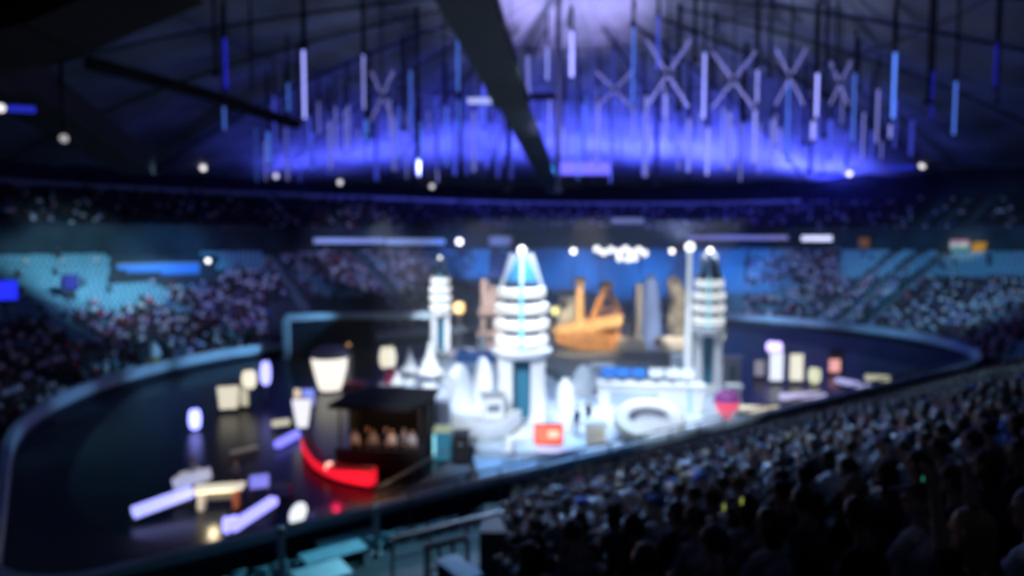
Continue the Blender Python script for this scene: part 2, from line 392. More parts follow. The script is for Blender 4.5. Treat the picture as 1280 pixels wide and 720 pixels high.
# flags on the right-hand upper parapet
def flag(px, py, d, w, h, cols, lab, tilt=0.0):
    c = far_at(px, py, UOFF - 3.4); e = far_at(px + 8, py, UOFF - 3.4) - c; t = thing('flag', lab, 'flag', (c.x, c.y, c.z), math.atan2(e.y, e.x))
    n = len(cols)
    for i, cc in enumerate(cols):
        rings = []
        for j in range(9):
            xx = -w / 2 + w * j / 8; off = .12 * math.sin(j * 1.1) * w
            za, zb = h / 2 - h * i / n, h / 2 - h * (i + 1) / n
            rings.append([(xx + tilt * za, off, za), (xx + tilt * zb, off, zb), (xx + tilt * zb, off + .03, zb), (xx + tilt * za, off + .03, za)])
        mb = MB().loft(rings); mb.build('stripe' if n > 1 else 'cloth', mat('cloth_%d%d%d' % tuple(int(v * 99) for v in cc), cc, .8), t)
    mb = MB(); mb.tube((-w / 2 - .05, .015, -h * .9), (-w / 2 - .05, .015, h * .55), .05); mb.build('pole', STEEL, t)
flag(1221, 316, 92, 1.7, 3.0, [(.95, .38, .02)], 'orange flag hanging from the upper tier above the right stand', .25)
flag(1199, 306, 92, 2.4, 1.5, [(.75, .3, .28), (.8, .8, .75), (.25, .5, .3)], 'striped red, white and green flag left of the orange flag')
flag(1080, 303, 104, 1.6, 1.6, [(.75, .22, .06)], 'small dark orange flag on the upper tier parapet')
# LED ribbon pieces on the parapet
def ribbon(px0, px1, py, d, h, col, s, lab):
    off_ = UOFF - 2.75 if py > 240 else 36
    a, b = far_at(px0, py, off_), far_at(px1, py, off_)
    t = thing('light_ribbon', lab, 'light ribbon', (a + b) / 2)
    mb = MB(); mb.bar(a - (a + b) / 2, b - (a + b) / 2, .12, h); mb.build('screen', glow('ribbon_%d_%d' % (px0, px1), col, s), t)
    mb = MB(); mb.bar(a - (a + b) / 2 + Vector((0, .16, 0)), b - (a + b) / 2 + Vector((0, .16, 0)), .16, h + .2); mb.build('frame', DARK, t)
    if py < 240:
        m_ = (a + b) / 2
        for q in (a, b): e_ = q + (m_ - q) * .2 - m_ + Vector((0, .16, 0)); MB().tube(e_ + Vector((0, 0, h / 2)), e_ + Vector((0, 0, roofz(q.x, q.y) - .6 - m_.z)), .06, n=6).build('cable', DARK, t)
ribbon(392, 480, 301, 101, .8, (.30, .40, .75), .45, 'pale blue light ribbon on the upper tier parapet left of the stage, left part')
ribbon(482, 556, 302, 105, .9, (.35, .50, .80), .40, 'pale blue light ribbon on the upper tier parapet left of the stage, right part')
ribbon(858, 985, 297, 112, .7, (.40, .38, .75), .35, 'lavender light ribbon on the upper tier parapet right of the stage, long dim part')
ribbon(1002, 1040, 298, 107, .9, (.75, .75, 1.0), 1.0, 'short bright lavender light ribbon on the parapet right of the stage')
ribbon(698, 764, 210, 112, 2.6, (.36, .30, 1.0), .5, 'wide pale lavender lit panel high above the upper tier, beside the roof girder foot')
ribbon(712, 730, 177, 112, 2.4, (.45, .38, 1.0), .5, 'small pale lavender lit panel above the wide one, high beside the roof girder')
ribbon(764, 804, 276, 112, 1.0, (.35, .42, .60), .30, 'grey lit sign panel at the top of the upper tier behind the stage')
ribbon(612, 640, 301, 114, 1.6, (.35, .45, .75), .30, 'small pale lit panel on the parapet behind the tall central tower')

# ================================================================== people
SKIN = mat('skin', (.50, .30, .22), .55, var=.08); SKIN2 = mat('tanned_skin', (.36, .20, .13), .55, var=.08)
HAIRS = [mat('black_hair', (.012, .010, .010), .4), mat('brown_hair', (.05, .028, .015), .45), mat('fair_hair', (.28, .19, .09), .45)]
TROU = [mat('dark_jeans', (.02, .028, .05), .8), mat('black_trousers', (.012, .012, .014), .8)]
SHOE = mat('dark_shoe', (.02, .02, .022), .5)
SH = [('black', (.010, .010, .012)), ('dark grey', (.05, .05, .058)), ('navy', (.015, .022, .06)), ('grey', (.16, .16, .18)), ('pale grey', (.38, .38, .42)), ('white', (.68, .68, .72)), ('blue', (.04, .10, .34)), ('maroon', (.14, .02, .04)), ('black hooded', (.014, .014, .016))]
SHM = [mat('shirt_' + n.replace(' ', '_'), c, .85) for n, c in SH]
def body(name, arms, stand=False, lean=0.0, turn=0.0):
    P = []          # (kind, a, b, ra, rb, tag)  0 skin 1 shirt 2 trousers 3 shoes
    C = lambda a, b, ra, rb, t: P.append((Vector(a), Vector(b), ra, rb, t))
    hz = .95 if stand else .50
    L = lambda y, z: (y + lean * (z - hz), z)                                   # lean of the trunk
    def T(x, y, z): yy, zz = L(y, z); return (x, yy, zz)
    C((-.085, 0, hz), (.085, 0, hz), .115, .115, 2)
    C(T(-.05, -.01, hz + .05), T(-.05, -.02, hz + .3), .105, .11, 1); C(T(.05, -.01, hz + .05), T(.05, -.02, hz + .3), .105, .11, 1)
    C(T(-.09, -.02, hz + .36), T(.09, -.02, hz + .36), .115, .115, 1)
    C(T(-.165, -.02, hz + .47), T(.165, -.02, hz + .47), .062, .062, 1)
    C(T(0, -.02, hz + .5), T(0, 0, hz + .6), .058, .052, 0)
    hc = Vector(T(0, .02, hz + .71)); R = Matrix.Rotation(turn, 3, 'Z')
    h = lambda x, y, z: hc + R @ Vector((x, y, z))
    C(h(0, -.015, .03), h(0, .01, .03), .088, .086, 0); C(h(0, 0, -.03), h(0, .03, -.06), .075, .058, 0); C(h(0, .055, -.085), h(0, .06, -.09), .036, .034, 0)
    C(h(0, .09, .02), h(0, .112, -.02), .012, .017, 0); C(h(-.035, .082, .035), h(.035, .082, .035), .014, .014, 0); C(h(-.02, .088, -.055), h(.02, .088, -.055), .011, .011, 0)
    for s in (-1, 1): C(h(s * .086, -.005, .02), h(s * .088, -.01, -.02), .019, .014, 0)
    for s in (-1, 1):
        if stand:
            C((s * .09, 0, .92), (s * .10, .02, .50), .088, .058, 2); C((s * .10, .02, .50), (s * .105, -.01, .10), .056, .042, 2)
            C((s * .105, -.03, .05), (s * .12, .14, .04), .046, .038, 3)
        else:
            C((s * .095, .02, .50), (s * .13, .42, .50), .090, .064, 2); C((s * .13, .42, .49), (s * .12, .40, .10), .060, .043, 2)
            C((s * .12, .37, .05), (s * .135, .53, .04), .046, .038, 3)
        sh, el, wr, sleeve = arms[0 if s < 0 else 1]
        S = Vector(T(s * .175, -.02, hz + .46)); E = Vector((s * el[0], el[1], hz + el[2])); Wv = Vector((s * wr[0], wr[1], hz + wr[2]))
        C(S, E, .055, .044, 1); C(E, Wv, .043, .028, 1 if sleeve else 0)
        d = (Wv - E).normalized(); side = d.cross(Vector((0, 0, 1)))
        side = Vector((1, 0, 0)) if side.length < .2 else side.normalized()
        dn = side.cross(d).normalized()
        if dn.z > 0: dn = -dn
        for q in (-.024, -.008, .008, .024): C(Wv + side * q * .7 + d * .02, Wv + side * q + d * .085, .016, .013, 0)
        for q, ln in ((-.027, .062), (-.009, .074), (.009, .07), (.027, .055)):
            k1 = Wv + side * q + d * .09; k2 = k1 + d * ln * .55 + dn * .012; k3 = k2 + d * ln * .35 + dn * .028
            C(k1, k2, .0095, .009, 0); C(k2, k3, .009, .008, 0)
        th = -s
        a = Wv + side * th * .02 * (1 if side.x >= 0 else -1) + d * .03; b = a + side * th * .035 * (1 if side.x >= 0 else -1) + d * .035; c2 = b + d * .035
        C(a, b, .013, .011, 0); C(b, c2, .011, .009, 0)
    mb = MB()
    for a, b, ra, rb, t in P:
        if (b - a).length < 1e-4: b = a + Vector((0, .001, 0))
        d = (b - a).normalized(); x = d.orthogonal().normalized(); y = d.cross(x); n = 14; rings = []
        for (c0, r, sg) in ((a, ra, -1), (b, rb, 1)):
            angs = (80, 60, 35, 0) if sg < 0 else (0, 35, 60, 80)
            for g in angs:
                g = math.radians(g); rr = r * math.cos(g); cc = c0 + d * (sg * r * math.sin(g))
                rings.append([cc + (x * math.cos(2 * PI * i / n) + y * math.sin(2 * PI * i / n)) * rr for i in range(n)])
        mb.loft(rings)
    me = mb.mesh('tmp', SKIN, False); o = bpy.data.objects.new('tmp', me); COL.objects.link(o)
    r = o.modifiers.new('r', 'REMESH'); r.mode = 'VOXEL'; r.voxel_size = .0115
    sm = o.modifiers.new('s', 'SMOOTH'); sm.factor = .5; sm.iterations = 2
    dg = bpy.context.evaluated_depsgraph_get(); out = bpy.data.meshes.new_from_object(o.evaluated_get(dg)); out.name = name
    bpy.data.objects.remove(o); bpy.data.meshes.remove(me)
    nf = len(out.polygons); cen = np.empty(nf * 3); out.polygons.foreach_get('center', cen); cen = cen.reshape(-1, 3)
    best = np.full(nf, 9.0); tagv = np.zeros(nf, int)
    for a, b, ra, rb, t in P:
        a = np.array(a); b = np.array(b); ab = b - a; L2 = max(ab @ ab, 1e-9)
        tt = np.clip((cen - a) @ ab / L2, 0, 1); dist = np.linalg.norm(cen - a - tt[:, None] * ab, axis=1) - (ra + (rb - ra) * tt)
        u = dist < best; best[u] = dist[u]; tagv[u] = t
    out.materials.clear()
    for m in (SKIN, SHM[0], TROU[0], SHOE): out.materials.append(m)
    out.polygons.foreach_set('material_index', tagv.astype(np.int32)); out.polygons.foreach_set('use_smooth', [True] * nf); out.update()
    return out, hc, turn
def hairmesh(style, hc, turn):
    mb = MB(); R = Matrix.Rotation(turn, 3, 'Z'); n, rings = 20, []
    low = -.02 if style == 'short' else -.16 if style == 'long' else .02
    for k in range(9):
        f = k / 8; ring = []
        for i in range(n):
            a = 2 * PI * i / n; front = max(0, math.sin(a))
            zl = low + (.065 - low) * min(1, front * 1.7)                       # hairline lifts over the face
            g = f * PI / 2; z = zl + (.135 - zl) * math.sin(g)
            e = math.sqrt(max(0, 1 - max(0, (z - .02) / .118) ** 2)) if z > .02 else 1 - .15 * (.02 - z) / .18
            wob = 1 + .03 * math.sin(5 * a + k)
            ring.append(hc + R @ Vector((.097 * e * math.cos(a) * wob, -.012 + .107 * e * math.sin(a) * wob, z)))
        rings.append(ring)
    mb.loft(rings, cap=False)
    inner = [[hc + (p - hc) * .95 for p in r] for r in rings]
    mb.loft(inner, cap=False); b = len(mb.v) // 2
    for i in range(n): j = (i + 1) % n; mb.f.append((i, j, b + j, b + i)); mb.m.append(0)
    if style == 'cap':
        pk = [hc + R @ Vector((.075 * math.cos(a), .06 + .13 * math.sin(a), .06 - .02 * math.sin(a))) for a in [PI * i / 10 for i in range(11)]]
        mb.loft([pk, [p + Vector((0, 0, .012)) for p in pk]])
    return mb.mesh('hair_' + style, HAIRS[0])
lap = (0, (.215, .10, .20), (.10, .26, .09), 1); lap2 = (0, (.22, .08, .21), (.13, .30, .10), 0)
clap = (0, (.20, .16, .22), (.035, .30, .36), 0); phone = (0, (.20, .20, .30), (.06, .30, .60), 0)
chin = (0, (.16, .24, .12), (.05, .19, .42), 1); up = (0, (.22, .06, .66), (.20, .12, .92), 0); side = (0, (.22, .02, .20), (.20, .14, .05), 1)
VAR = []
for nm, ar, ln, tn, desc in (('a', (lap, lap), -.05, 0, 'hands on lap'), ('b', (lap2, lap), -.10, .35, 'head turned a little'), ('c', (clap, clap), .12, -.2, 'hands raised together'), ('d', (lap, phone), .05, .1, 'one hand lifted'), ('e', (chin, lap), .28, -.15, 'leaning forward, hand at chin'), ('f', (up, up), 0, 0, 'both arms raised'), ('g', (lap2, lap2), .05, -.5, 'head turned aside')):
    me, hc, tn = body('seated_person_' + nm, ar, False, ln, tn); VAR.append((me, {s: hairmesh(s, hc, tn) for s in ('short', 'long', 'cap')}, desc))
STD = []
for nm, ar, tn in (('a', (side, side), .2), ('b', (lap, side), -.3)):
    me, hc, tn = body('standing_person_' + nm, ar, True, 0, tn); STD.append((me, {s: hairmesh(s, hc, tn) for s in ('short', 'long', 'cap')}, ''))
def person(var, style, shirt, hair, skin, trou, loc, rz, label, group=None):
    me, hm, desc = var
    o = bpy.data.objects.new('person', me); COL.objects.link(o); o.location = loc; o.rotation_euler = (0, 0, rz)
    for i, m in enumerate((skin, SHM[shirt], TROU[trou], SHOE)): o.material_slots[i].link = 'OBJECT'; o.material_slots[i].material = m
    hm_ = bpy.data.objects.new('cap' if style == 'cap' else 'hair', hm[style]); COL.objects.link(hm_); hm_.parent = o
    hm_.material_slots[0].link = 'OBJECT'; hm_.material_slots[0].material = hair if style != 'cap' else SHM[(shirt + 2) % 8]
    return tag(o, label, 'person', group)
# seat
def seat_meshes():
    a = MB(); a.loft([[(-.22, y, z - th), (.22, y, z - th), (.22, y, z), (-.22, y, z)] for y, z, th in ((.26, .352, .04), (.22, .372, .05), (.0, .362, .05), (-.15, .362, .05))])
    b = MB(); b.loft([[(-w, y, z), (w, y, z), (w, y + .035, z), (-w, y + .035, z)] for y, z, w in ((-.205, .33, .21), (-.215, .5, .22), (-.235, .7, .21), (-.245, .78, .17))])
    c = MB(); c.box((0, .0, .16), (.30, .10, .31)); c.box((0, .0, .012), (.36, .2, .024))
    return a.mesh('seat_pan', SEATD), b.mesh('seat_back', SEATD), c.mesh('seat_leg', DARK)
SMESH = seat_meshes()
def seat(loc, rz, m, label):
    t = thing('stadium_seat', label, 'seat', loc, rz, 'stadium seats in the near stand')
    for nm, me in zip(('seat', 'backrest', 'leg'), SMESH):
        o = bpy.data.objects.new(nm, me); COL.objects.link(o); o.parent = t
        if nm != 'leg': o.material_slots[0].link = 'OBJECT'; o.material_slots[0].material = m
# places along a row
def places(o, step, t0=0.0, t1=160.0):
    pts = outline(o); n = len(pts); out = []
    acc = rng.random() * step
    for i in range(int(t0), int(t1)):
        a = Vector(pts[i % n]); b = Vector(pts[(i + 1) % n]); L = (b - a).length
        if L < 1e-6: continue
        while acc < L:
            q = a + (b - a) * (acc / L); d = (b - a) / L
            out.append((q.x, q.y, -d.y, d.x, i + acc / L)); acc += step   # inward normal of a counter-clockwise outline
        acc -= L
    return out
AISLE = [0, 16, 28, 40, 56, 68, 80, 88, 96, 104, 112, 120, 130, 144, 152, 160]
def in_aisle(t, o):
    for a in AISLE:
        i = int(round(t)) % 160
        pts = outline(o)
        p = Vector(pts[a % 160]); q = pts[int(t) % 160]; q2 = pts[(int(t) + 1) % 160]; f = t - int(t)
        if (p - Vector((q[0] + (q2[0] - q[0]) * f, q[1] + (q2[1] - q[1]) * f))).length < .85: return True
    return False
_oc = {}
def aisle_test(o):
    pts = outline(o); A = np.array([pts[a % 160] for a in AISLE])
    return lambda u, n: bool((((A - (u, n)) ** 2).sum(1) < .9 ** 2).any())
near, mass, seats_mass, seats_up = [], [], [], []
for k in range(ROWS):
    o, z = row_o(k), row_z(k); ais = aisle_test(o)
    for (u, n, iu, iN, t) in places(o, .62):
        p = W(u, n, z); px, py, f = proj(p + Vector((0, 0, .9)))
        if f < 2.0 or px < -40 or px > 1340 or py > 800 or ais(u, n): continue
        dr = W(iu, iN); rz = math.atan2(-dr.x, dr.y)
        isnear = (t < 57 and n < 26) or t > 150
        if isnear and (k > 26 or k < 1): continue
        if isnear and ((k < 5 and px > 1040 and rng.random() < .75) or (k < 4 and rng.random() < .5)): seats_mass.append((p, rz)); continue
        if isnear:
            if px > 636 + max(0, (py - 640)) * .0: near.append((f, k, p, rz, px, py))
        else:
            occ = .94
            if 592 < px < 930 and f > 70: occ = 0
            if px < 175 and py < 400 - px * .12: occ = .06
            if px > 1050 and py < 345: occ = .05
            if px < 330 and py < 335: occ = .1
            if 335 < px < 485 and py > 368: continue
            if (-20 < px < 20 or 79 < px < 97) and 347 < py < 372: continue
            if 136 < px < 274 and 314 < py < 351: continue
            if 172 < px < 212 and py > 424: continue
            if t > 57:
                g = math.sin(u * .31 + 1.3) * math.sin(n * .27 + .7) + .6 * math.sin(u * .83 + n * .6) + .35 * math.sin(k * 1.1 + u * .2)
                if g > (.75 if px < 930 else .55): occ *= .12
            seats_mass.append((p, rz))
            if rng.random() < occ: mass.append((p, rz))
for k in range(UROWS):
    o, z = UOFF + UP * k, UZ + URI * k; ais = aisle_test(o)
    for (u, n, iu, iN, t) in places(o, .62):
        p = W(u, n, z); px, py, f = proj(p + Vector((0, 0, .9)))
        if f < 40 or px < -40 or px > 1340 or ais(u, n): continue
        dr = W(iu, iN); rz = math.atan2(-dr.x, dr.y); seats_up.append((p, rz))
        if rng.random() < .32: mass.append((p, rz))
near.sort(key=lambda q: q[0])
NEAR_N = 280
pick = [q for q in near if q[5] < 765 and rng.random() < .93][:NEAR_N]
ids = {id(q) for q in pick}
rest = [q for q in near if id(q) not in ids]
for q in rest:
    seats_mass.append((q[2], q[3]))
    if q[5] < 760 and q not in pick and q[0] > pick[-1][0] and rng.random() < .93: mass.append((q[2], q[3]))
byrow = {}
for q in pick: byrow.setdefault(q[1], []).append(q)
rows = sorted(byrow, reverse=True)
for ri, k in enumerate(rows):
    lst = sorted(byrow[k], key=lambda q: -q[4])
    for si, (f, _, p, rz, px, py) in enumerate(lst):
        v = random.choices(range(7), (30, 22, 8, 6, 14, 2, 18))[0]
        st = random.choices(('short', 'long', 'cap'), (62, 26, 12))[0]
        c = random.choices(range(9), (24, 12, 12, 12, 12, 14, 6, 3, 5))[0]; hi_ = random.choices((0, 1, 2), (6, 4, 1))[0]
        where = f"row {ri + 1} down from the camera, {ordn(si + 1)} from the right edge"
        where = f"row {ri + 1} from camera, {ordn(si + 1)} from right edge"; hd = {'short': ['short black hair', 'short brown hair', 'short fair hair'][hi_], 'long': ['long black hair', 'long brown hair', 'long fair hair'][hi_], 'cap': 'a cap'}[st]
        person(VAR[v], st, c, HAIRS[hi_], random.choice((SKIN, SKIN, SKIN2)), random.randint(0, 1), p, rz + random.uniform(-.06, .06), f"seated person, {SH[c][0]} top, {hd}, {where}", 'spectators in the near stand')
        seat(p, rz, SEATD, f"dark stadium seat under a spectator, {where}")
# the far crowd and the far seats: past counting
def mass_mesh(name, tv, tf, tm, ins, mats, matmap):
    tv = np.array(tv); N = len(ins); V = len(tv)
    P_ = np.array([tuple(p) for p, _ in ins]); A = np.array([r for _, r in ins]) + rng.normal(0, .03, N)
    S = np.clip(1 + rng.normal(0, .03, N), .97, 1.06); c, s = np.cos(A), np.sin(A)
    x = tv[None, :, 0] * c[:, None] - tv[None, :, 1] * s[:, None]; y = tv[None, :, 0] * s[:, None] + tv[None, :, 1] * c[:, None]; z = tv[None, :, 2] * S[:, None]
    co = np.stack([x, y, z], -1) + P_[:, None, :]
    lens = np.array([len(f) for f in tf]); li = np.concatenate([np.array(f) for f in tf])
    loops = (li[None, :] + (np.arange(N) * V)[:, None]).ravel(); tot = np.tile(lens, N); st = np.concatenate([[0], np.cumsum(tot)[:-1]])
    me = bpy.data.meshes.new(name); me.vertices.add(N * V); me.vertices.foreach_set('co', co.ravel().astype(np.float32))
    me.loops.add(len(loops)); me.loops.foreach_set('vertex_index', loops.astype(np.int32))
    me.polygons.add(len(tot)); me.polygons.foreach_set('loop_start', st.astype(np.int32))
    for m in mats: me.materials.append(m)
    mi = matmap(np.array(tm), N); me.polygons.foreach_set('material_index', mi.ravel().astype(np.int32))
    me.polygons.foreach_set('use_smooth', np.ones(len(tot), bool)); me.update(calc_edges=True); me.validate()
    o = bpy.data.objects.new(name, me); COL.objects.link(o); return o
tm = MB()
tm.loft([[(.17 * math.cos(a), -.02 + .12 * math.sin(a), .42) for a in np.linspace(0, 2 * PI, 9)[:-1]], [(.15 * math.cos(a), -.03 + .11 * math.sin(a), .62) for a in np.linspace(0, 2 * PI, 9)[:-1]],
         [(.20 * math.cos(a), -.03 + .12 * math.sin(a), .9) for a in np.linspace(0, 2 * PI, 9)[:-1]], [(.19 * math.cos(a), -.03 + .08 * math.sin(a), 1.0) for a in np.linspace(0, 2 * PI, 9)[:-1]], [(.06 * math.cos(a), -.02 + .06 * math.sin(a), 1.06) for a in np.linspace(0, 2 * PI, 9)[:-1]]], 1)
tm.ball((0, .02, 1.19), (.08, .10, .125), 8, 5, 0); tm.ball((0, -.005, 1.225), (.09, .10, .105), 8, 5, 3)
for s in (-1, 1):
    tm.tube((s * .1, .05, .49), (s * .12, .41, .49), .08, .06, 5, 2); tm.tube((s * .12, .40, .47), (s * .12, .37, .04), .055, .05, 5, 2)
    tm.tube((s * .21, -.02, .95), (s * .24, .08, .70), .05, .045, 5, 1); tm.tube((s * .24, .08, .70), (s * .12, .30, .60), .045, .035, 5, 0)
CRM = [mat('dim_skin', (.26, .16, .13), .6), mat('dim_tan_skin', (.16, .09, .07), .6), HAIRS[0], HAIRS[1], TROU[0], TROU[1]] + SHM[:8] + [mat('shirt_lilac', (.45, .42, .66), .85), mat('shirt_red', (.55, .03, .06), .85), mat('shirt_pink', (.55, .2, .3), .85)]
def cmap(t, N):
    m = np.zeros((N, len(t)), int)
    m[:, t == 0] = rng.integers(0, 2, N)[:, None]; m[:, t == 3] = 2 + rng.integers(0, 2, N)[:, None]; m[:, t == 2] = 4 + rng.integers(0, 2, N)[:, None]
    p = np.array([30, 14, 14, 6, 6, 14, 3, 5, 9, 2.2, 2.5], float); m[:, t == 1] = (6 + rng.choice(11, N, p=p / p.sum()))[:, None]; return m
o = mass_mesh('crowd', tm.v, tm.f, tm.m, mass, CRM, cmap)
tag(o, 'dense crowd of seated spectators filling the stands around the arena floor', 'crowd', kind='stuff')
ts = MB(); ts.box((0, .04, .35), (.44, .40, .05)); ts.box((0, -.235, .56), (.44, .04, .46)); ts.box((0, 0, .16), (.3, .08, .32), mi=1)
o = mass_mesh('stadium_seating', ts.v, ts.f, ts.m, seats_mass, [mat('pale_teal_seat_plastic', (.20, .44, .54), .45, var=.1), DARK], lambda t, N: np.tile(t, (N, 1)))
tag(o, 'rows of teal stadium seats around the arena, many of them empty', 'seating', kind='stuff')
o = mass_mesh('upper_seating', ts.v, ts.f, ts.m, seats_up, [SEATD, DARK], lambda t, N: np.tile(t, (N, 1))); tag(o, 'seats in rows on the upper tier, its dimness put into their dark colour', 'seating', kind='stuff')  # darker seat plastic here stands in for the dim light on this tier
print('near', len(near), 'picked', len(pick), 'mass', len(mass), 'seats', len(seats_mass))
# aisle stairs in pale concrete
for a in AISLE[:-1]:
    mb = MB(); vis = False
    for k in range(ROWS):
        p0 = outline(row_o(k) - .15); p1 = outline(row_o(k) + .25)
        c = W(*p0[a], row_z(k)); b = p0[(a + 1) % 160]; dv = (W(*b) - W(*p0[a])).normalized(); ang = math.atan2(dv.y, dv.x)
        px, py, f = proj(c)
        if f < 3 or not (-60 < px < 1340 and py < 800): continue
        if c.y < 32 and px < 1400 and a < 60 : continue
        vis = True
        mb.box(c + Vector((0, 0, .01)), (1.1, .82, .03), ang); mb.box(c + W(p1[a][0] - p0[a][0], p1[a][1] - p0[a][1]) + Vector((0, 0, .1)), (1.1, .42, .19), ang)
    if vis: struct(mb.build('aisle_stair', mat('pale_concrete', (.16, .22, .26), .8, var=.2)))
# ================================================================== stage
def outlinepx(pts, z): return [tuple(at(x, y, z))[:2] for x, y in pts]
LITW = mat('bright_white_stage_paint', (.78, .80, .83), .45, var=.06)
CREAM = mat('cream_paint', (.70, .60, .42), .6, var=.1); BLUEP = mat('blue_paint', (.03, .14, .40), .5); NAVY = mat('navy_cloth', (.012, .03, .09), .8)
stg = thing('stage_platform', 'large white stage platform in the middle of the dark arena floor', 'stage', at(690, 520))
base = [(472, 482), (500, 503), (540, 528), (566, 548), (600, 560), (700, 566), (790, 560), (850, 549), (914, 532), (926, 500), (908, 474), (860, 452), (700, 440), (560, 434), (500, 460)]
sp = [(p[0] - stg.location.x, p[1] - stg.location.y) for p in outlinepx(base, .5)]
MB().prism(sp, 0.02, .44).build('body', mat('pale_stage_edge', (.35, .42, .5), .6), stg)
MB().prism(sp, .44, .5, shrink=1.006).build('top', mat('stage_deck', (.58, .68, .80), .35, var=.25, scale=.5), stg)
fl2 = [(590, 560), (602, 562), (700, 567), (800, 559), (850, 550), (905, 534), (930, 527), (880, 560), (770, 590), (640, 618), (600, 632), (600, 600), (592, 575)]
o = MB().prism(outlinepx(fl2, 0.0), .004, .02).build('lit_floor_patch', mat('blue_grey_lit_floor', (.20, .36, .58), .55, var=.15, scale=.6)); tag(o, 'flat patch coloured blue grey for the light on the floor in front of the stage platform', 'lit floor')  # thin patch with the blue light on the floor put into its colour
TIP = glow('tower_tip', (.9, .92, 1), 2.5); BAND = glow('tower_band', (.92, .97, 1.0), .75); CYAN = glow('tower_cyan_line', (.25, .75, .95), .8)
def tower(px, py, top_y, label, sx=1.0, mast=0):
    b = at(px, py, .5); d = b.y; ht = dep(px, top_y, d).z - .5
    t = thing('light_tower', label, 'tower', b, math.atan2(-b.x, b.y), 'striped light towers on the stage')
    k = ht / 11.0; w = k * sx
    MB().lathe([(1.75 * w, 0), (1.75 * w, .35 * k), (1.5 * w, .5 * k), (1.5 * w, .6 * k)], n=28).build('plinth', LITW, t)
    for s in (-1, 1):
        mb = MB(); mb.loft([[(s * .98 * w + dx * q * w, dy * q * w, z * k) for dx, dy in ((-.46, -.7), (.46, -.7), (.46, .7), (-.46, .7))] for z, q in ((.6, 1.15), (1.2, 1.0), (3.4, .92), (4.5, 1.0))])
        mb.build('leg', LITW, t, bevel=.04)
    MB().box((0, .45 * w, 2.55 * k), (1.1 * w, .16 * w, 3.9 * k)).build('slit_panel', mat('petrol_blue_panel', (.02, .16, .26), .5), t)
    MB().lathe([(1.35 * w, 4.5 * k), (1.75 * w, 4.7 * k), (1.85 * w, 5.0 * k), (1.6 * w, 5.15 * k)], n=28).build('collar', LITW, t)
    MB().tube((0, 0, 5.15 * k), (0, 0, 9.15 * k), 1.15 * w, n=24).build('core', mat('grey_core', (.07, .08, .13), .6), t)
    for i, zc in enumerate((5.62, 6.58, 7.54, 8.48)):
        r = (1.62, 1.66, 1.62, 1.45)[i] * w
        MB().lathe([(r * .95, (zc - .28) * k), (r, (zc - .2) * k), (r * 1.01, zc * k), (r, (zc + .2) * k), (r * .95, (zc + .28) * k), (1.1 * w, (zc + .29) * k), (1.1 * w, (zc - .29) * k), (r * .95, (zc - .28) * k)], n=32).build('light_band', BAND, t)
    MB().box((-.02 * w, -1.64 * w, 7.1 * k), (.22 * w, .12 * w, 3.9 * k)).build('light_line', CYAN, t)
    MB().lathe([(1.1 * w, 9.0 * k), (.98 * w, 9.4 * k), (.7 * w, 10.0 * k), (.34 * w, 10.6 * k), (.16 * w, 10.85 * k)], n=24).build('nose_cone', mat('blue_cone', (.06, .30, .62), .4), t)
    for a in (200, 340, 90, 270):
        a = math.radians(a); c, s = math.cos(a), math.sin(a); q = Vector((-s, c, 0)) * .09 * w
        prof = [(1.42, 8.85), (1.22, 9.3), (1.0, 9.95), (.84, 10.5), (.70, 10.85), (.2, 10.75), (.5, 9.9), (.9, 9.2), (1.05, 8.85)]
        pts = [Vector((c * r * w, s * r * w, z * k)) for r, z in prof]
        MB().loft([[p + q for p in pts], [p - q for p in pts]]).build('fin', LITW, t)
    MB().ball((0, 0, 11.0 * k), .2 * w + .05).build('tip_lamp', TIP, t)
    return t
tower(652, 537, 313, 'tallest striped white light tower at the centre front of the stage')
tr = tower(884, 490, 313, 'striped white light tower at the right end of the stage', .74)
tower(551, 446, 322, 'smallest striped white light tower at the far left of the stage', .72)
b = at(859, 497, .5); t = thing('light_mast', 'slender white mast standing just left of the right striped tower', 'mast', b)
zt = dep(859, 312, b.y).z - .5
MB().tube((0, 0, .2), (0, 0, zt), .30, .16, 12).build('pole', glow('mast_white', (.75, .85, 1.0), .55), t); MB().lathe([(.7, 0), (.7, .12), (.3, .3)], n=16).build('base', LITW, t); MB().ball((0, 0, zt + .2), .34).build('lamp', TIP, t)
# floodlights above and behind the stage
def lampmast(px, py_base, py, lab, s, r=.34, col=(.9, .93, 1)):
    b = at(px, py_base); z = dep(px, py, b.y).z
    t = thing('lamp_mast', lab, 'lamp', b); tob = (Vector((0, 0, H)) - Vector((b.x, b.y, z))).normalized(); R = tob.to_track_quat('Z', 'Y').to_matrix()
    MB().lathe([(.6, 0), (.55, .1), (.12, .18)], n=14).build('base', DARK, t); MB().tube((0, 0, .15), (0, 0, z - .3), .09, .07, 8).build('pole', mat('blue_grey_pole', (.10, .14, .22), .5), t)
    MB().lathe([(.5 * r, -.5), (r, -.1), (r, .05), (r * .8, .02)], (0, 0, z), 16, M=R).build('housing', DARK, t)
    MB().lathe([(r * .95, .03), (r * .8, .16), (.0001, .22)], (0, 0, z), 16, M=R).build('lens', glow('lamp_%d_%d' % (px, s * 10), col, s), t)
lampmast(575, 428, 302, 'blue-white lamp on a tall mast above the smallest striped tower', 5, .42, (.72, .70, 1.0))
lampmast(716, 432, 314, 'white lamp on a tall mast just right of the tallest striped tower', 4, .36)
lampmast(838, 432, 314, 'white lamp on a tall mast left of the right striped tower', 3.5, .32, (1, .97, .9))
b = at(775, 425); t = thing('floodlight_bank', 'wide bank of bright white floodlights on two masts behind the stage', 'floodlights', b)
zl = dep(775, 316, b.y).z
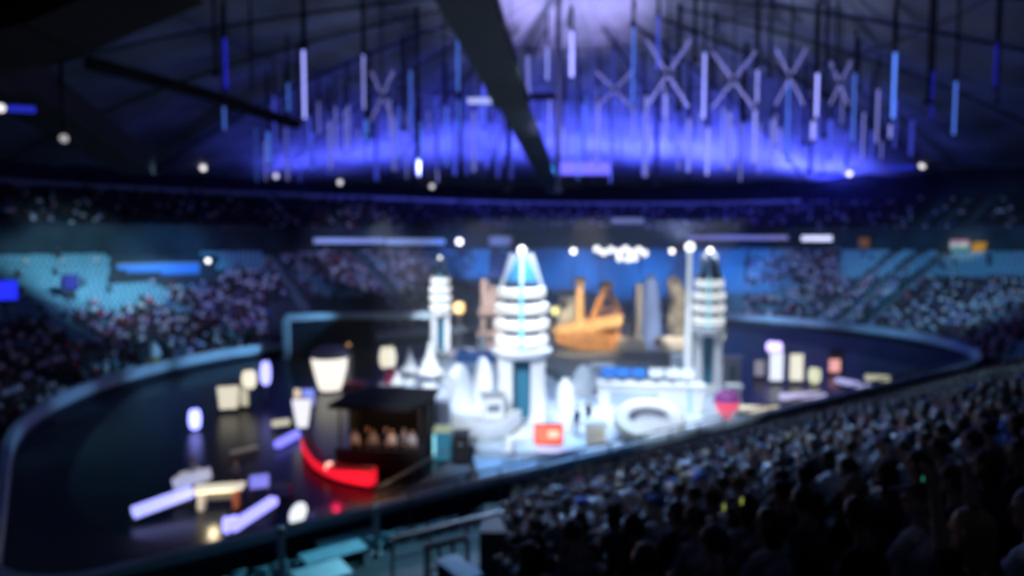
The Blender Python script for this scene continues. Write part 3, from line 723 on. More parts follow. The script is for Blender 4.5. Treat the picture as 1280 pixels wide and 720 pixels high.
for s in (-1, 1):
    MB().tube((s * 2.4, 0, 0), (s * 2.4, 0, zl), .12, .1, 8).build('mast', mat('blue_grey_pole', (.1, .14, .22), .5), t)
MB().bar((-3.4, 0, zl - .5), (3.0, 0, zl - .5), .2, .25).build('crossbar', DARK, t)
for i, (x, z) in enumerate(((-2.9, .45), (-2.1, .05), (-1.2, .35), (-.3, .1), (.5, .45), (1.2, .05), (2.1, .35), (2.8, -.05), (-.2, -.65), (.8, -.75), (1.6, -.6))):
    R = Matrix.Rotation(math.radians(80), 3, 'X')
    MB().lathe([(.2, -.35), (.42, 0), (.4, .1), (.0001, .16)], (x, -.2, zl + z), 12, M=R).build('floodlight', glow('flood_bank', (.9, .95, 1), 2.0), t)
# dark hanging loudspeaker / screen left of the tall tower
c = dep(627, 331, 66); t = thing('hanging_screen', 'dark blue hanging screen box behind the tallest tower, on its left', 'screen', c)
MB().box((0, 0, 0), (2.2, .5, 2.3)).build('frame', NAVY, t, bevel=.05); MB().box((0, -.27, 0), (1.95, .04, 2.05)).build('screen', glow('dark_blue_screen', (.004, .03, .22), .7), t)
for s in (-1, 1): MB().tube((s * .9, 0, 1.15), (s * .9, 0, roofz(c.x, c.y) - c.z - .2), .04, n=6).build('cable', DARK, t)
# rear deck with the ship set
rd = [(690, 432), (872, 430), (866, 462), (780, 470), (700, 466), (676, 452)]
o = thing('rear_deck', 'grey green sloping rear deck under the wooden ship', 'stage', (0, 0, 0))
MB().prism(outlinepx(rd, 1.3), .5, 1.3).build('top', mat('grey_green_deck', (.16, .20, .22), .7, var=.3, scale=.6), o)
# wooden ship
WOOD = mat('orange_wood', (.70, .36, .12), .6, var=.25, scale=2); WOODL = mat('pale_orange_wood', (.88, .56, .24), .6, var=.2, scale=2); WOODD = mat('brown_wood', (.22, .11, .06), .7, var=.3)
b = at(736, 438, 1.3); d = b.y; m = d / F
t = thing('wooden_ship', 'orange wooden ship with a mast and lifting frame on the rear deck', 'ship', (b.x, d, 1.3), math.radians(8))
rings = []
for i in range(13):
    f = i / 12; x = (-46 + 82 * f) * m; hw = 1.5 * math.sin(PI * min(1, .12 + f * .95)) ** .6 if f < .93 else 1.1
    hw *= .25 + .75 * min(1, f * 3); zb = (12 * (1 - min(1, f * 2.2)) ** 1.3) * m; zt_ = (26 + 8 * (1 - f) ** 3 * 0 + 4 * f) * m
    rings.append([(x, -hw, zt_), (x, -hw * .82, (zb + zt_) / 2), (x, -hw * .35, zb + .02), (x, hw * .35, zb + .02), (x, hw * .82, (zb + zt_) / 2), (x, hw, zt_)])
MB().loft(rings).build('hull', WOOD, t)
MB().loft([[(x, -y, z) for x, y, z in ((-48 * m, .25, 23 * m), (-24 * m, 1.25, 25 * m), (34 * m, 1.6, 33 * m), (38 * m, 1.4, 35 * m))], [(x, -y, z) for x, y, z in ((-48 * m, .25, 30 * m), (-24 * m, 1.25, 34 * m), (34 * m, 1.6, 44 * m), (38 * m, 1.4, 46 * m))],
           [(x, y, z) for x, y, z in ((-48 * m, .25, 30 * m), (-24 * m, 1.25, 34 * m), (34 * m, 1.6, 44 * m), (38 * m, 1.4, 46 * m))], [(x, y, z) for x, y, z in ((-48 * m, .25, 23 * m), (-24 * m, 1.25, 25 * m), (34 * m, 1.6, 33 * m), (38 * m, 1.4, 35 * m))]]).build('bulwark', WOODL, t)
MB().tube((-12 * m, 0, 36 * m), (-12 * m, 0, 94 * m), .42, .34, 12).build('mast', WOODL, t)
MB().box((-12 * m, 0, 88 * m), (.95, .9, .5)).build('mast_head', WOODL, t)
for a, e in (((2 * m, -.5, 40 * m), (22 * m, 0, 82 * m)), ((44 * m, .4, 40 * m), (22 * m, 0, 82 * m))): MB().bar(a, e, .42, .42).build('frame_leg', WOOD if a[0] < 10 * m else WOODD, t)
MB().bar((6 * m, -.3, 52 * m), (38 * m, .3, 52 * m), .3, .3).build('crosspiece', WOODD, t); MB().lathe([(.5, -.3), (.5, .3)], (22 * m, -.3, 82 * m), 14, M=Matrix.Rotation(PI / 2, 3, 'X')).build('pulley', WOOD, t)
MB().tube((22 * m, 0, 82 * m), (22 * m, 0, 56 * m), .05, n=6).build('rope', WOODD, t)
# set pieces round the ship
def boxthing(name, lab, cat, px, py, wpx, hpx, dm, material, z=.5, parts=(), rz=0.0, taper=1.0, bev=.04):
    b = at(px, py, z); m = b.y / F
    t = thing(name, lab, cat, b, rz)
    MB().box((0, 0, hpx * m / 2), (wpx * m, dm, hpx * m), taper=taper).build('body', material, t, bevel=bev)
    for nm, (x, y, zz), sz, mt in parts: MB().box((x * m, y, zz * m), (sz[0] * m, sz[1], sz[2] * m)).build(nm, mt, t, bevel=.02)
    return t
STONE = mat('pinkish_grey_stone', (.42, .36, .36), .9, var=.3, scale=1.2)
t = boxthing('stone_ruin', 'tall pinkish grey ruined stone pillar just left of the tallest tower', 'ruin', 612, 447, 24, 82, 1.8, STONE, parts=(('broken_top', (-6, 0, 90), (9, 1.2, 18), STONE), ('broken_top', (5, .1, 86), (8, 1.0, 9), STONE), ('ledge', (0, -.1, 30), (30, 2.1, 6), STONE), ('ledge', (0, -.1, 58), (28, 2.0, 5), STONE), ('niche', (0, -.86, 44), (8, .2, 16), DARK)), taper=.85)
boxthing('white_cabin', 'pale grey cabin standing at the left behind the wooden ship', 'cabin', 708, 430, 22, 52, 1.6, mat('pale_grey_panel', (.55, .58, .58), .6), 1.3, parts=(('lit_wall', (0, -.86, 48), (20, .1, 28), mat('pale_green_white', (.62, .68, .64), .6)), ('roof', (0, 0, 66), (26, 2, 5), STEEL), ('window', (-4, -.95, 50), (6, .08, 10), NAVY)))
b = at(812, 437, 1.3); m = b.y / F
t = thing('light_shaft_form', 'tall blue grey solid form for a shaft of light behind the stage right of the wooden ship', 'light shaft', b)  # solid column standing in for a hazy shaft of blue light
MB().lathe([(17 * m, 0), (15 * m, 20 * m), (12 * m, 60 * m), (9 * m, 84 * m), (4 * m, 92 * m)], n=20).build('cloth', mat('blue_grey_shaft', (.20, .28, .48), .8), t)
MB().box((-15 * m, -.1, 50 * m), (7 * m, .8, 66 * m)).build('side_post', mat('tan_plaster', (.42, .36, .26), .8), t); MB().lathe([(5 * m, 90 * m), (5.5 * m, 94 * m), (.001, 97 * m)], n=14).build('cap', STEEL, t)
b = at(853, 436, 1.3); t = thing('camouflage_rock', 'tall mottled brown rock set piece left of the right tower', 'rock', b)
rings = []
for k, (rr, z) in enumerate(((15, 0), (15, 14), (13, 34), (12, 52), (11, 68), (8, 82), (3, 92))):
    rings.append([((rr * (1 + .28 * math.sin(3 * a + k * 2.1) + .12 * math.sin(7 * a + k)) * math.cos(a) - k * 2.2) * m, rr * .8 * math.sin(a) * m, (z + 3 * math.sin(5 * a + k) * (k > 0)) * m) for a in [2 * PI * i / 18 for i in range(18)]])
MB().loft(rings).build('rock', mat('mottled_rock', (.26, .22, .15), .9, var=.8, scale=1.0), t)
for px, ww, lab in ((788, 34, 'cream tent awning right of the wooden ship'), (838, 40, 'cream tent awning at the foot of the mottled rock')):
    b = at(px, 446, 1.3); m = b.y / F; t = thing('tent_awning', lab, 'awning', b, 0, 'cream tent awnings')
    MB().loft([[(-ww / 2 * m, -1.2, 10 * m), (ww / 2 * m, -1.2, 10 * m), (ww / 2 * m, -1.2, 14 * m), (-ww / 2 * m, -1.2, 14 * m)], [(-ww * .42 * m, 0, 24 * m), (ww * .42 * m, 0, 24 * m), (ww * .42 * m, 0, 26 * m), (-ww * .42 * m, 0, 26 * m)], [(-ww / 2 * m, 1.2, 12 * m), (ww / 2 * m, 1.2, 12 * m), (ww / 2 * m, 1.2, 14 * m), (-ww / 2 * m, 1.2, 14 * m)]]).build('canopy', CREAM, t)
    for sx in (-.46, .46):
        for sy in (-1.1, 1.1): MB().tube((sx * ww * m, sy, 0), (sx * ww * m, sy, 12 * m), .07, n=6).build('pole', STEEL, t)
boxthing('dark_crate', 'dark blue crate stack at the stern of the wooden ship', 'crate', 785, 433, 14, 30, 1.2, NAVY, 1.3, parts=(('lid', (0, 0, 35), (20, 1.3, 3), DARK), ('strap', (0, -.62, 17), (2, .05, 33), STEEL)))
# lanterns -------------------------------------------------------------
def lantern(px, py, wpx, hpx, col, s, lab, z=0.0, base_py=None, shape=1.0, group='standing lanterns', top=.85):
    bp = base_py or py + hpx / 2
    b = at(px, bp, z); m = b.y / F; h0 = max(.15, (bp - py - hpx / 2) * m); hh = hpx * m; r = wpx * m / 2
    t = thing('standing_lantern', lab, 'lantern', b, 0, group)
    MB().lathe([(r * .8, 0), (r * .8, .06), (.08, .12)], n=14).build('base', DARK, t)
    MB().tube((0, 0, .1), (0, 0, h0), .07, n=8).build('post', STEEL, t)
    MB().lathe([(r * .5 * shape, h0), (r * .85 * shape, h0 + hh * .12), (r, h0 + hh * .5), (r * top, h0 + hh * .85), (r * .5, h0 + hh)], n=16).build('lamp_shade', glow('lantern_%d_%d' % (px, py), col, s), t)
    MB().lathe([(r * .55, h0 + hh), (r * .6, h0 + hh + .08), (.05, h0 + hh + .2)], n=14).build('cap', STEEL, t)
WW, CW = (1, .93, .72), (.55, .55, 1.0)
lantern(333, 465, 13, 30, (.33, .34, 1), 2.4, 'tall blue-white lantern left of the big white drum lamp', base_py=505)
lantern(312, 473, 18, 24, WW, 1.0, 'warm white lantern beside the tall blue-white lantern, on its left', base_py=508)
lantern(244, 526, 15, 26, (.28, .30, 1), 3.6, 'lone blue-white lantern at the left of the dark floor')
lantern(485, 446, 22, 28, WW, .9, 'warm white lantern at the left tip of the stage', z=.504, base_py=472)
lantern(967, 433, 20, 14, (.5, .42, 1), 3.0, 'blue-white lamp behind the right pair of white panels', base_py=466)
lantern(693, 388, 9, 10, (.8, .85, .35), 1.0, 'small yellow green lamp left of the wooden ship', z=1.3, base_py=440)
lantern(574, 384, 14, 14, (1, .60, .22), 1.3, 'small orange lamp between the smallest tower and the ruined pillar', z=.5, base_py=444)
lantern(899, 420, 12, 26, (.75, .78, .62), .7, 'pale cream lamp just right of the right striped tower', z=.5, base_py=478, shape=.3)
lantern(1018, 471, 15, 20, (.85, .9, .6), .9, 'cream lamp at the right end of the right hand light desk')
# big drum lamp
b = at(413, 489); m = b.y / F; t = thing('drum_lamp', 'big white drum-shaped lamp left of the stage, widest at its top', 'lamp', b)
MB().lathe([(13 * m, .15), (16 * m, 10 * m), (22 * m, 36 * m), (23 * m, 44 * m)], n=28).build('lamp_shade', glow('drum_white', (1, .95, .85), 1.15), t)
MB().lathe([(23 * m, 44 * m), (23.5 * m, 46 * m), (22 * m, 52 * m), (14 * m, 57 * m), (.01, 58 * m)], n=28).build('lid', mat('lavender_grey_lid', (.30, .28, .42), .6), t)
MB().lathe([(14 * m, 0), (14 * m, .15)], n=24).build('base', DARK, t)
MB().tube((25 * m, 0, 0), (25 * m, 0, 50 * m), .22, n=10).build('side_post', STEEL, t)
RED = mat('dark_red_paint', (.28, .02, .05), .6)
boxthing('red_crate', 'dark red crate between the big drum lamp and the black booth', 'crate', 443, 494, 22, 14, 1.2, RED, 0, parts=(('lid', (0, 0, 15.5), (26, 1.3, 2), RED), ('latch', (0, -.62, 10), (4, .06, 3), STEEL)))
boxthing('magenta_chest', 'small magenta chest below the warm lantern at the left tip of the stage', 'chest', 488, 480, 13, 18, .8, mat('magenta_paint', (.5, .03, .15), .6), .5, parts=(('lid', (0, 0, 19), (14, .9, 2.5), RED), ('latch', (0, -.42, 12), (3, .06, 3), STEEL)))
# lit panels on the left floor
def panel(px, py, wpx, hpx, col, s, lab, rz=0.0, slant=0.0, group='lit panels on the floor'):
    b = at(px, py); m = b.y / F; t = thing('lit_panel', lab, 'panel', b, rz, group); w, h = wpx * m / 2, hpx * m
    MB().loft([[(-w * (1 - slant), -.06, .3), (w * (1 - slant), -.06, .3), (w * (1 - slant), .06, .3), (-w * (1 - slant), .06, .3)], [(-w, -.06, h), (w, -.06, h), (w, .06, h), (-w, .06, h)]]).build('screen', glow('panel_%d_%d' % (px, py), col, s), t)
    MB().loft([[(-w * 1.04, .07, .2), (w * 1.04, .07, .2), (w * 1.04, .2, .2), (-w * 1.04, .2, .2)], [(-w * 1.05, .07, h + .06), (w * 1.05, .07, h + .06), (w * 1.05, .2, h + .06), (-w * 1.05, .2, h + .06)]]).build('frame', DARK, t)
    for sg in (-1, 1): MB().box((sg * w * .7, .1, .1), (.12, .8, .2)).build('foot', DARK, t)
panel(286, 516, 26, 34, (1, .93, .70), .75, 'cream lit panel standing left of the warm white lantern', .3, .2)
panel(303, 512, 16, 26, (.9, .85, .62), .6, 'smaller dim cream lit panel beside the cream lit panel', -.2)
panel(378, 540, 24, 42, (.92, .92, 1), 1.0, 'white lit panel tapering downwards, left of the black booth', .15, .45)
panel(386, 512, 14, 26, (.25, .32, 1), 1.0, 'blue lit panel behind the white tapering panel', 0)
panel(372, 506, 8, 20, (1, .8, .6), .8, 'narrow peach lit panel behind the white tapering panel', 0)
panel(970, 480, 16, 40, (.75, .82, 1), 1.3, 'cold white lit panel on the right floor, left one of the pair')
panel(995, 480, 16, 38, (1, .98, .82), .95, 'warm white lit panel on the right floor, right one of the pair')
panel(949, 474, 12, 24, (.5, .5, .62), .5, 'dim grey lit panel left of the cold white panel')
panel(1043, 469, 13, 20, (1, .45, .45), 1.0, 'pink lit panel at the far end of the lavender light bar')
boxthing('brown_case', 'tall brown case standing behind the pink lit panel', 'case', 1044, 464, 14, 26, 1.0, mat('brown_case', (.22, .16, .15), .8), 0, parts=(('lid', (0, 0, 27), (15, 1.1, 2.5), DARK), ('handle', (0, -.53, 18), (5, .06, 2), STEEL)))
# light bars
def lightbar(a, b, za, zb, w, h, col, s, lab, legs=True, name='light_bar', group='long light bars on the floor'):
    A, B = at(*a, za), at(*b, zb); c = (A + B) / 2; t = thing(name, lab, 'light bar', (c.x, c.y, 0), 0, group)
    A2, B2 = A - Vector((c.x, c.y, 0)), B - Vector((c.x, c.y, 0))
    MB().bar(A2, B2, w, h).build('tube', glow('bar_%d_%d' % (a[0], a[1]), col, s), t, bevel=.05)
    up = Vector((0, 0, h / 2 + .03)); MB().bar(A2 - up, B2 - up, w * .8, .06).build('rail', STEEL, t)
    for P_ in (A2, B2):
        q = P_ * .94 + (A2 + B2) * .03; z = q.z - h / 2 - .05
        if z > .08: MB().tube((q.x, q.y, 0), (q.x, q.y, z), .06, n=8).build('leg', STEEL, t)
    return t
lightbar((166, 641), (240, 614), .45, .75, .50, .42, (.34, .36, 1), 1.7, 'lavender-white light bar at the near left of the floor, pointing at the corner')
lightbar((218, 604), (262, 592), .8, 1.2, .5, .5, (.62, .64, .8), .55, 'short pale grey light bar behind the lavender-white bar on the near left')
lightbar((224, 595), (252, 588), .5, .6, .3, .25, (.75, .72, .8), .5, 'thin pale light bar beside the short grey bar on the near left')
lightbar((289, 660), (343, 625), .55, .75, .42, .34, (.30, .29, 1), 2.0, 'lavender light bar slanting up to the right, at the near edge of the floor')
lightbar((312, 603), (336, 600), .9, .9, .5, .5, (.25, .25, .9), .9, 'lavender light bar behind the host desk on the near left')
lightbar((976, 496), (1031, 494), .5, .5, .5, .45, (.62, .58, .95), .95, 'lavender light bar in front of the two white panels on the right floor')
lightbar((1046, 475), (1112, 490), .5, .5, .5, .4, (.5, .5, .95), .85, 'lavender light bar slanting down to the right on the right floor')
lightbar((1082, 472), (1112, 473), .6, .6, .5, .45, (.62, .62, .42), .7, 'yellowish light bar at the right end of the right floor')
lightbar((926, 511), (975, 512), .5, .5, .5, .4, (1, .85, .6), .75, 'warm white light bar beside the red pin-shaped sign')
lightbar((340, 530), (362, 527), .5, .5, .4, .35, (.95, .9, .65), .6, 'short cream light bar left of the white tapering panel')
lightbar((346, 556), (372, 542), .3, .3, .4, .4, (.2, .2, 1), 1.6, 'short blue light bar in front of the white tapering panel')
lightbar((288, 566), (322, 558), .2, .2, .25, .15, (.55, .55, .5), .18, 'dim thin grey light bar lying on the dark floor')
b = at(288, 667); t = thing('light_bollard', 'short lavender light bollard at the near end of the slanting light bar', 'bollard', b)
MB().lathe([(.26, .1), (.3, .2), (.3, .6), (.2, .8)], n=14).build('lamp_shade', glow('bollard', (.3, .3, 1), 2.2), t); MB().lathe([(.32, 0), (.32, .1)], n=14).build('base', DARK, t); MB().lathe([(.22, .8), (.05, .9)], n=14).build('cap', DARK, t)
b = at(373, 660, 0); t = thing('egg_lamp', 'white egg-shaped lamp on the floor right of the slanting light bar', 'lamp', b)
MB().ball((0, 0, .62), (.33, .33, .5), 18, 10, M=Matrix.Rotation(.45, 3, 'Y')).build('lamp_shade', glow('egg', (.9, .95, 1), 1.1), t); MB().lathe([(.3, 0), (.22, .12), (.15, .2)], n=14).build('base', DARK, t)
# host desk on the near left with two hosts
b = at(275, 634); t = thing('host_desk', 'cream-topped host desk with a lit front on the near left of the floor', 'desk', b, .2)
MB().box((0, 0, .92), (2.1, .9, .08)).build('top', glow('desk_top', (1, .92, .72), .75), t, bevel=.02)
MB().box((-.75, -.1, .45), (.25, .6, .86)).build('leg', LITW, t); MB().box((.75, -.1, .45), (.3, .6, .86)).build('leg', mat('rust_panel', (.35, .10, .05), .7), t)
MB().box((0, .28, .55), (1.3, .05, .6)).build('front_panel', mat('grey_panel', (.2, .2, .22), .6), t)
MB().box((-.1, -.42, .88), (1.6, .05, .05)).build('lamp', glow('desk_lamp', (1, .85, .5), 3), t)
point('desk_glow', at(266, 648) + Vector((0, 0, .7)), 60, (1, .8, .5), .2)
person(STD[0], 'short', 5, HAIRS[1], SKIN, 1, at(243, 618), 2.6, 'standing person in a white top behind the cream host desk', 'people on the arena floor')
person(STD[1], 'short', 3, HAIRS[0], SKIN, 0, at(296, 620), -2.6, 'standing person in a grey top at the right end of the host desk', 'people on the arena floor')
# small equipment at the near edge
for i, (px, py, c) in enumerate(((402, 645, (.12, .12, .6)), (442, 640, (.2, .22, .5)), (352, 612, (.06, .06, .3)))):
    boxthing('equipment_case', ['blue equipment case right of the egg lamp', 'pale blue equipment case below the red counter', 'dark blue equipment case behind the slanting light bar'][i], 'case', px, py + 6, 26, 12, .6, mat('case_%d' % i, c, .5), 0, parts=(('lid', (0, 0, 12.5), (27, .66, 2), STEEL), ('handle', (0, -.33, 7), (8, .05, 2), DARK)))
# black booth with the panel of people
b = at(476, 589); t = thing('black_booth', 'open black booth with a flat black roof and warm-lit people inside', 'booth', b, -.10); BLK = mat('black_drape', (.006, .007, .010), .9)
zr = 3.35
MB().loft([[(-2.6, -.5, zr), (1.7, -.7, zr), (2.4, 1.2, zr), (2.3, 3.9, zr), (-1.6, 4.3, zr), (-2.5, 2.6, zr)], [(-2.6, -.5, zr + .2), (1.7, -.7, zr + .2), (2.4, 1.2, zr + .2), (2.3, 3.9, zr + .2), (-1.6, 4.3, zr + .2), (-2.5, 2.6, zr + .2)]]).build('roof', BLK, t)
MB().box((0, 3.7, 1.75), (4.2, .1, 3.1)).build('rear_wall', BLK, t)
for s in (-1, 1): MB().box((s * 2.05, 2.5, 1.75), (.1, 2.4, 3.1)).build('side_wall', BLK, t)
MB().loft([[(-2.2, -.35, .06), (2.2, -.35, .06), (2.2, -.2, .06), (-2.2, -.2, .06)], [(-2.3, -.5, 1.25), (2.3, -.5, 1.25), (2.3, -.3, 1.25), (-2.3, -.3, 1.25)]]).build('front_counter', BLK, t)
MB().box((0, 1.75, .05), (4.3, 4.1, .1)).build('deck', BLK, t)
for s in (-1, 1): MB().tube((s * 2.12, -.1, .1), (s * 2.12, -.1, zr), .07, n=8).build('post', DARK, t)
MB().box((0, .9, 3.2), (3.6, .15, .1)).build('lamp', glow('booth_lamp', (1, .62, .36), 6), t)
Rb = Matrix.Rotation(-.10, 3, 'Z')
for i, (x, y) in enumerate(((-1.75, 1.1), (-1.25, 1.75), (-.75, 1.15), (-.2, 1.7), (.3, 1.15), (.85, 1.6), (1.4, 1.2))):
    p = b + Rb @ Vector((x, y, .1))
    person(STD[i % 2], 'long' if i in (2, 5) else 'short', (5, 0, 4, 2, 5, 3, 4)[i], HAIRS[(0, 1, 1, 0, 2, 0, 1)[i]], SKIN, 1, p, PI + (.1 - .05 * i), f"standing person in a {SH[(5, 0, 4, 2, 5, 3, 4)[i]][0]} top inside the black booth, {ordn(i + 1)} from the left", 'people in the black booth')
point('booth_light', b + Rb @ Vector((0, .25, 2.9)), 80, (1, .55, .32), .25)
boxthing('teal_desk', 'small teal-lit desk at the right side of the black booth', 'desk', 554, 572, 22, 36, 1.0, mat('teal_paint', (.03, .22, .32), .5), 0, parts=(('top', (0, 0, 37.5), (23, 1.1, 3), mat('yellow_green_top', (.55, .55, .30), .6)), ('lit_edge', (-10, -.52, 18), (3, .06, 30), glow('teal_edge', (.3, .75, .9), .8))))
boxthing('black_rear_case', 'black case stack beside the teal-lit desk', 'case', 577, 575, 18, 32, 1.0, BLK, 0, parts=(('lid', (0, 0, 35), (21, 1.1, 2), DARK), ('handle', (0, -.53, 24), (8, .06, 3), STEEL)))
# grey slope right of the booth
o = thing('access_ramp', 'dull blue grey access ramp in front of the black booth', 'ramp', at(510, 632)); A = [at(*p) - o.location for p in ((470, 637), (570, 624), (588, 596), (560, 594))]
MB().loft([[(p.x, p.y, .0) for p in A], [(p.x, p.y, .06 + .5 * (i in (2, 3))) for i, p in enumerate(A)]]).build('deck', mat('blue_grey_ramp', (.10, .15, .21), .7), o)
MB().bar(A[0] + Vector((0, 0, .9)), A[3] + Vector((0, 0, 1.4)), .08, .08).build('handrail', STEEL, o)
for f in (0, .5, 1):
    q = A[0].lerp(A[3], f); MB().tube((q.x, q.y, .06 + .5 * f), (q.x, q.y, .9 + .5 * f), .04, n=6).build('post', STEEL, o)
# red glowing counter
pts = [(383, 563, .9), (389, 575, .9), (399, 587, .85), (413, 596, .8), (430, 602, .8), (449, 606, .85), (467, 609, .9)]
P0 = at(420, 600); t = thing('red_counter', 'curved glowing red counter in front of the black booth', 'counter', P0)
top = [at(x, y, 0) - P0 for x, y, _ in pts]; hs = [.85, .7, .6, .6, .65, .75, .85]
rg = []
for i, p in enumerate(top):
    q = top[min(i + 1, 6)] - top[max(i - 1, 0)]; nrm = Vector((q.y, -q.x, 0)).normalized() * .28; h = hs[i]
    rg.append([(p + nrm)[:2] + (.12,), (p - nrm)[:2] + (.12,), (p - nrm)[:2] + (h + .05,), (p + nrm)[:2] + (h,)])
MB().loft(rg).build('lit_front', glow('red_counter', (1, .012, .035), .95), t)
MB().loft([[(Vector(r[3]) * 1.0)[:2] + (r[3][2] + .01,), r[2][:2] + (r[2][2] + .01,), r[2][:2] + (r[2][2] + .07,), r[3][:2] + (r[3][2] + .06,)] for r in rg]).build('top', mat('red_top', (.5, .03, .05), .4), t)
MB().ball(at(414, 594) - P0 + Vector((0, -.3, .55)), .24).build('lamp', glow('pink_highlight', (1, .5, .4), 2), t)  # glowing ball standing in for the pinkish highlight on the counter
MB().loft([[(Vector(r[0]) * .98)[:2] + (0,), (Vector(r[1]) * 1.0)[:2] + (0,), r[1][:2] + (.12,), r[0][:2] + (.12,)] for r in rg]).build('plinth', DARK, t)
point('red_glow', at(420, 618) + Vector((0, 0, .8)), 45, (1, .02, .08), .2)
# black entrance tunnel on the far left
b = at(414, 449); m = b.y / F; t = thing('entrance_tunnel', 'black draped entrance tunnel with a pale blue frame at the far left boards', 'tunnel', b)
MB().box((0, 1.1, 25 * m), (104 * m, 2.0, 50 * m)).build('drape', mat('navy_black_drape', (.005, .012, .03), .9), t)
MB().bar((-56 * m, 0, 53 * m), (150 * m, 1.8, 54 * m), .35, .7).build('frame', PALE, t); MB().bar((-56 * m, 0, 0), (-56 * m, 0, 52 * m), .6, .35).build('frame_post', PALE, t)
MB().ball((22 * m, .0, 18 * m), .22).build('lamp', glow('tunnel_lamp', (1, .5, .2), .5), t)
# left part of the stage: white set pieces
def tent(px, py, wpx, hpx, lab, mt=LITW):
    b = at(px, py, .5); m = b.y / F; t = thing('peaked_tent', lab, 'tent', b, 0, 'white peaked tents on the stage'); r = wpx * m / 2; h = hpx * m
    MB().lathe([(r * .9, h * .35), (r, h * .36), (r * .62, h * .52), (r * .3, h * .72), (r * .1, h * .92), (.02, h)], n=8).build('canopy', mt, t)
    for i in range(4):
        a = PI / 4 + PI / 2 * i; MB().tube((r * .82 * math.cos(a), r * .82 * math.sin(a), 0), (r * .82 * math.cos(a), r * .82 * math.sin(a), h * .37), .07, n=6).build('pole', STEEL, t)
    MB().lathe([(r * .75, 0), (r * .75, h * .16), (r * .7, h * .18)], n=16).build('table', mt, t)
tent(513, 480, 24, 46, 'narrow white peaked tent at the left tip of the stage')
tent(538, 490, 34, 68, 'tall white peaked tent behind the white boat')
tent(602, 462, 30, 50, 'white peaked tent at the foot of the ruined pillar')
tent(497, 488, 22, 26, 'lowest white peaked tent at the left edge of the stage')
def rock(px, py, wpx, hpx, lab, seed, mt=LITW, z=.504):
    b = at(px, py, z); m = b.y / F; t = thing('white_rock', lab, 'rock', b, seed, 'white rocks on the stage'); r_ = random.Random(seed); rings = []
    ph = [r_.uniform(0, 6) for _ in range(6)]
    for k, (f, rr) in enumerate(((0, 1), (.25, 1.02), (.5, .9), (.75, .66), (.93, .34), (1, .1))):
        rings.append([(rr * wpx * m / 2 * (1 + .16 * math.sin(2 * a + ph[k]) + .1 * math.sin(5 * a + ph[5 - k])) * math.cos(a), rr * wpx * m / 2.4 * (1 + .16 * math.sin(3 * a + ph[k])) * math.sin(a), (f + .04 * math.sin(4 * a + k)) * hpx * m if k else 0) for a in [2 * PI * i / 12 for i in range(12)]])
    MB().loft(rings).build('rock', mt, t)
    MB().ball((.3 * wpx * m, -.36 * wpx * m, .15 * hpx * m), (.12 * wpx * m, .1 * wpx * m, .14 * hpx * m), 8, 5).build('chip', mt, t)
rock(573, 500, 40, 46, 'broad white rock on the left of the stage, behind the boat', 1)
rock(604, 507, 34, 62, 'tall white rock just left of the tallest tower', 2)
rock(560, 472, 40, 26, 'white rock behind the blue kiosk', 3)
rock(540, 508, 26, 26, 'small white rock at the left front of the stage', 4)
rock(706, 512, 30, 40, 'white rock right of the tallest tower', 5)
rock(706, 540, 22, 24, 'small white rock above the red-orange screen', 6)
rock(730, 492, 40, 36, 'white rock behind the two dark standing people', 7)
rock(636, 563, 18, 20, 'smallest white rock at the foot of the tallest tower', 8)
boxthing('blue_kiosk', 'small kiosk with a blue roof on the left of the stage', 'kiosk', 594, 478, 44, 28, 1.6, mat('pale_blue_wall', (.42, .55, .66), .6), .5, parts=(('roof', (2, 0, 33), (52, 2.2, 9), BLUEP), ('hatch', (8, -.85, 14), (20, .12, 14), NAVY), ('sign', (-14, -.95, 40), (12, .2, 10), BLUEP)))
# white boat
b = at(608, 549, .5); m = b.y / F; t = thing('white_boat', 'white boat with a yellowish keel at the front left of the stage', 'boat', b, .12); rings = []; keel = []
for i in range(13):
    f = i / 12; x = (-44 + 88 * f) * m; s = math.sin(PI * (.06 + .88 * f)) ** .7; hw = 1.05 * s; zb = (1 - s) * 22 * m; zt_ = (26 + 10 * abs(2 * f - 1) ** 2) * m
    rings.append([(x, -hw, zt_), (x, -hw * .85, zb + (zt_ - zb) * .5), (x, -hw * .3, zb + .05), (x, hw * .3, zb + .05), (x, hw * .85, zb + (zt_ - zb) * .5), (x, hw, zt_)])
    keel.append([(x, -.32 * s - .06, zb + .22 * s), (x, -.1, max(.0, zb - .06)), (x, .1, max(.0, zb - .06)), (x, .32 * s + .06, zb + .22 * s)])
MB().loft(rings).build('hull', LITW, t); MB().loft(keel).build('keel', mat('olive_yellow_keel', (.45, .40, .18), .7), t)
MB().box((8 * m, 0, 42 * m), (26 * m, 1.2, 26 * m)).build('cabin', LITW, t, bevel=.05); MB().box((8 * m, 0, 57 * m), (30 * m, 1.4, 3 * m)).build('roof', mat('grey_roof', (.4, .42, .45), .6), t)
MB().box((8 * m, -.62, 43 * m), (16 * m, .06, 10 * m)).build('window', mat('grey_window', (.2, .24, .28), .3), t)
boxthing('ribbed_bench', 'grey slatted ramp leaning at the left front of the stage', 'ramp', 553, 532, 24, 34, 1.0, mat('grey_lilac', (.34, .36, .50), .7), .504, parts=(('rail', (-9, -.55, 18), (3, .08, 32), LITW), ('rail', (9, -.55, 18), (3, .08, 32), LITW), ('rail', (0, -.55, 18), (3, .08, 32), LITW)), taper=.8)
person(STD[1], 'short', 7, HAIRS[1], SKIN, 1, at(523, 513, .5), .4, 'standing person in a maroon top at the left front edge of the stage', 'people on the arena floor')
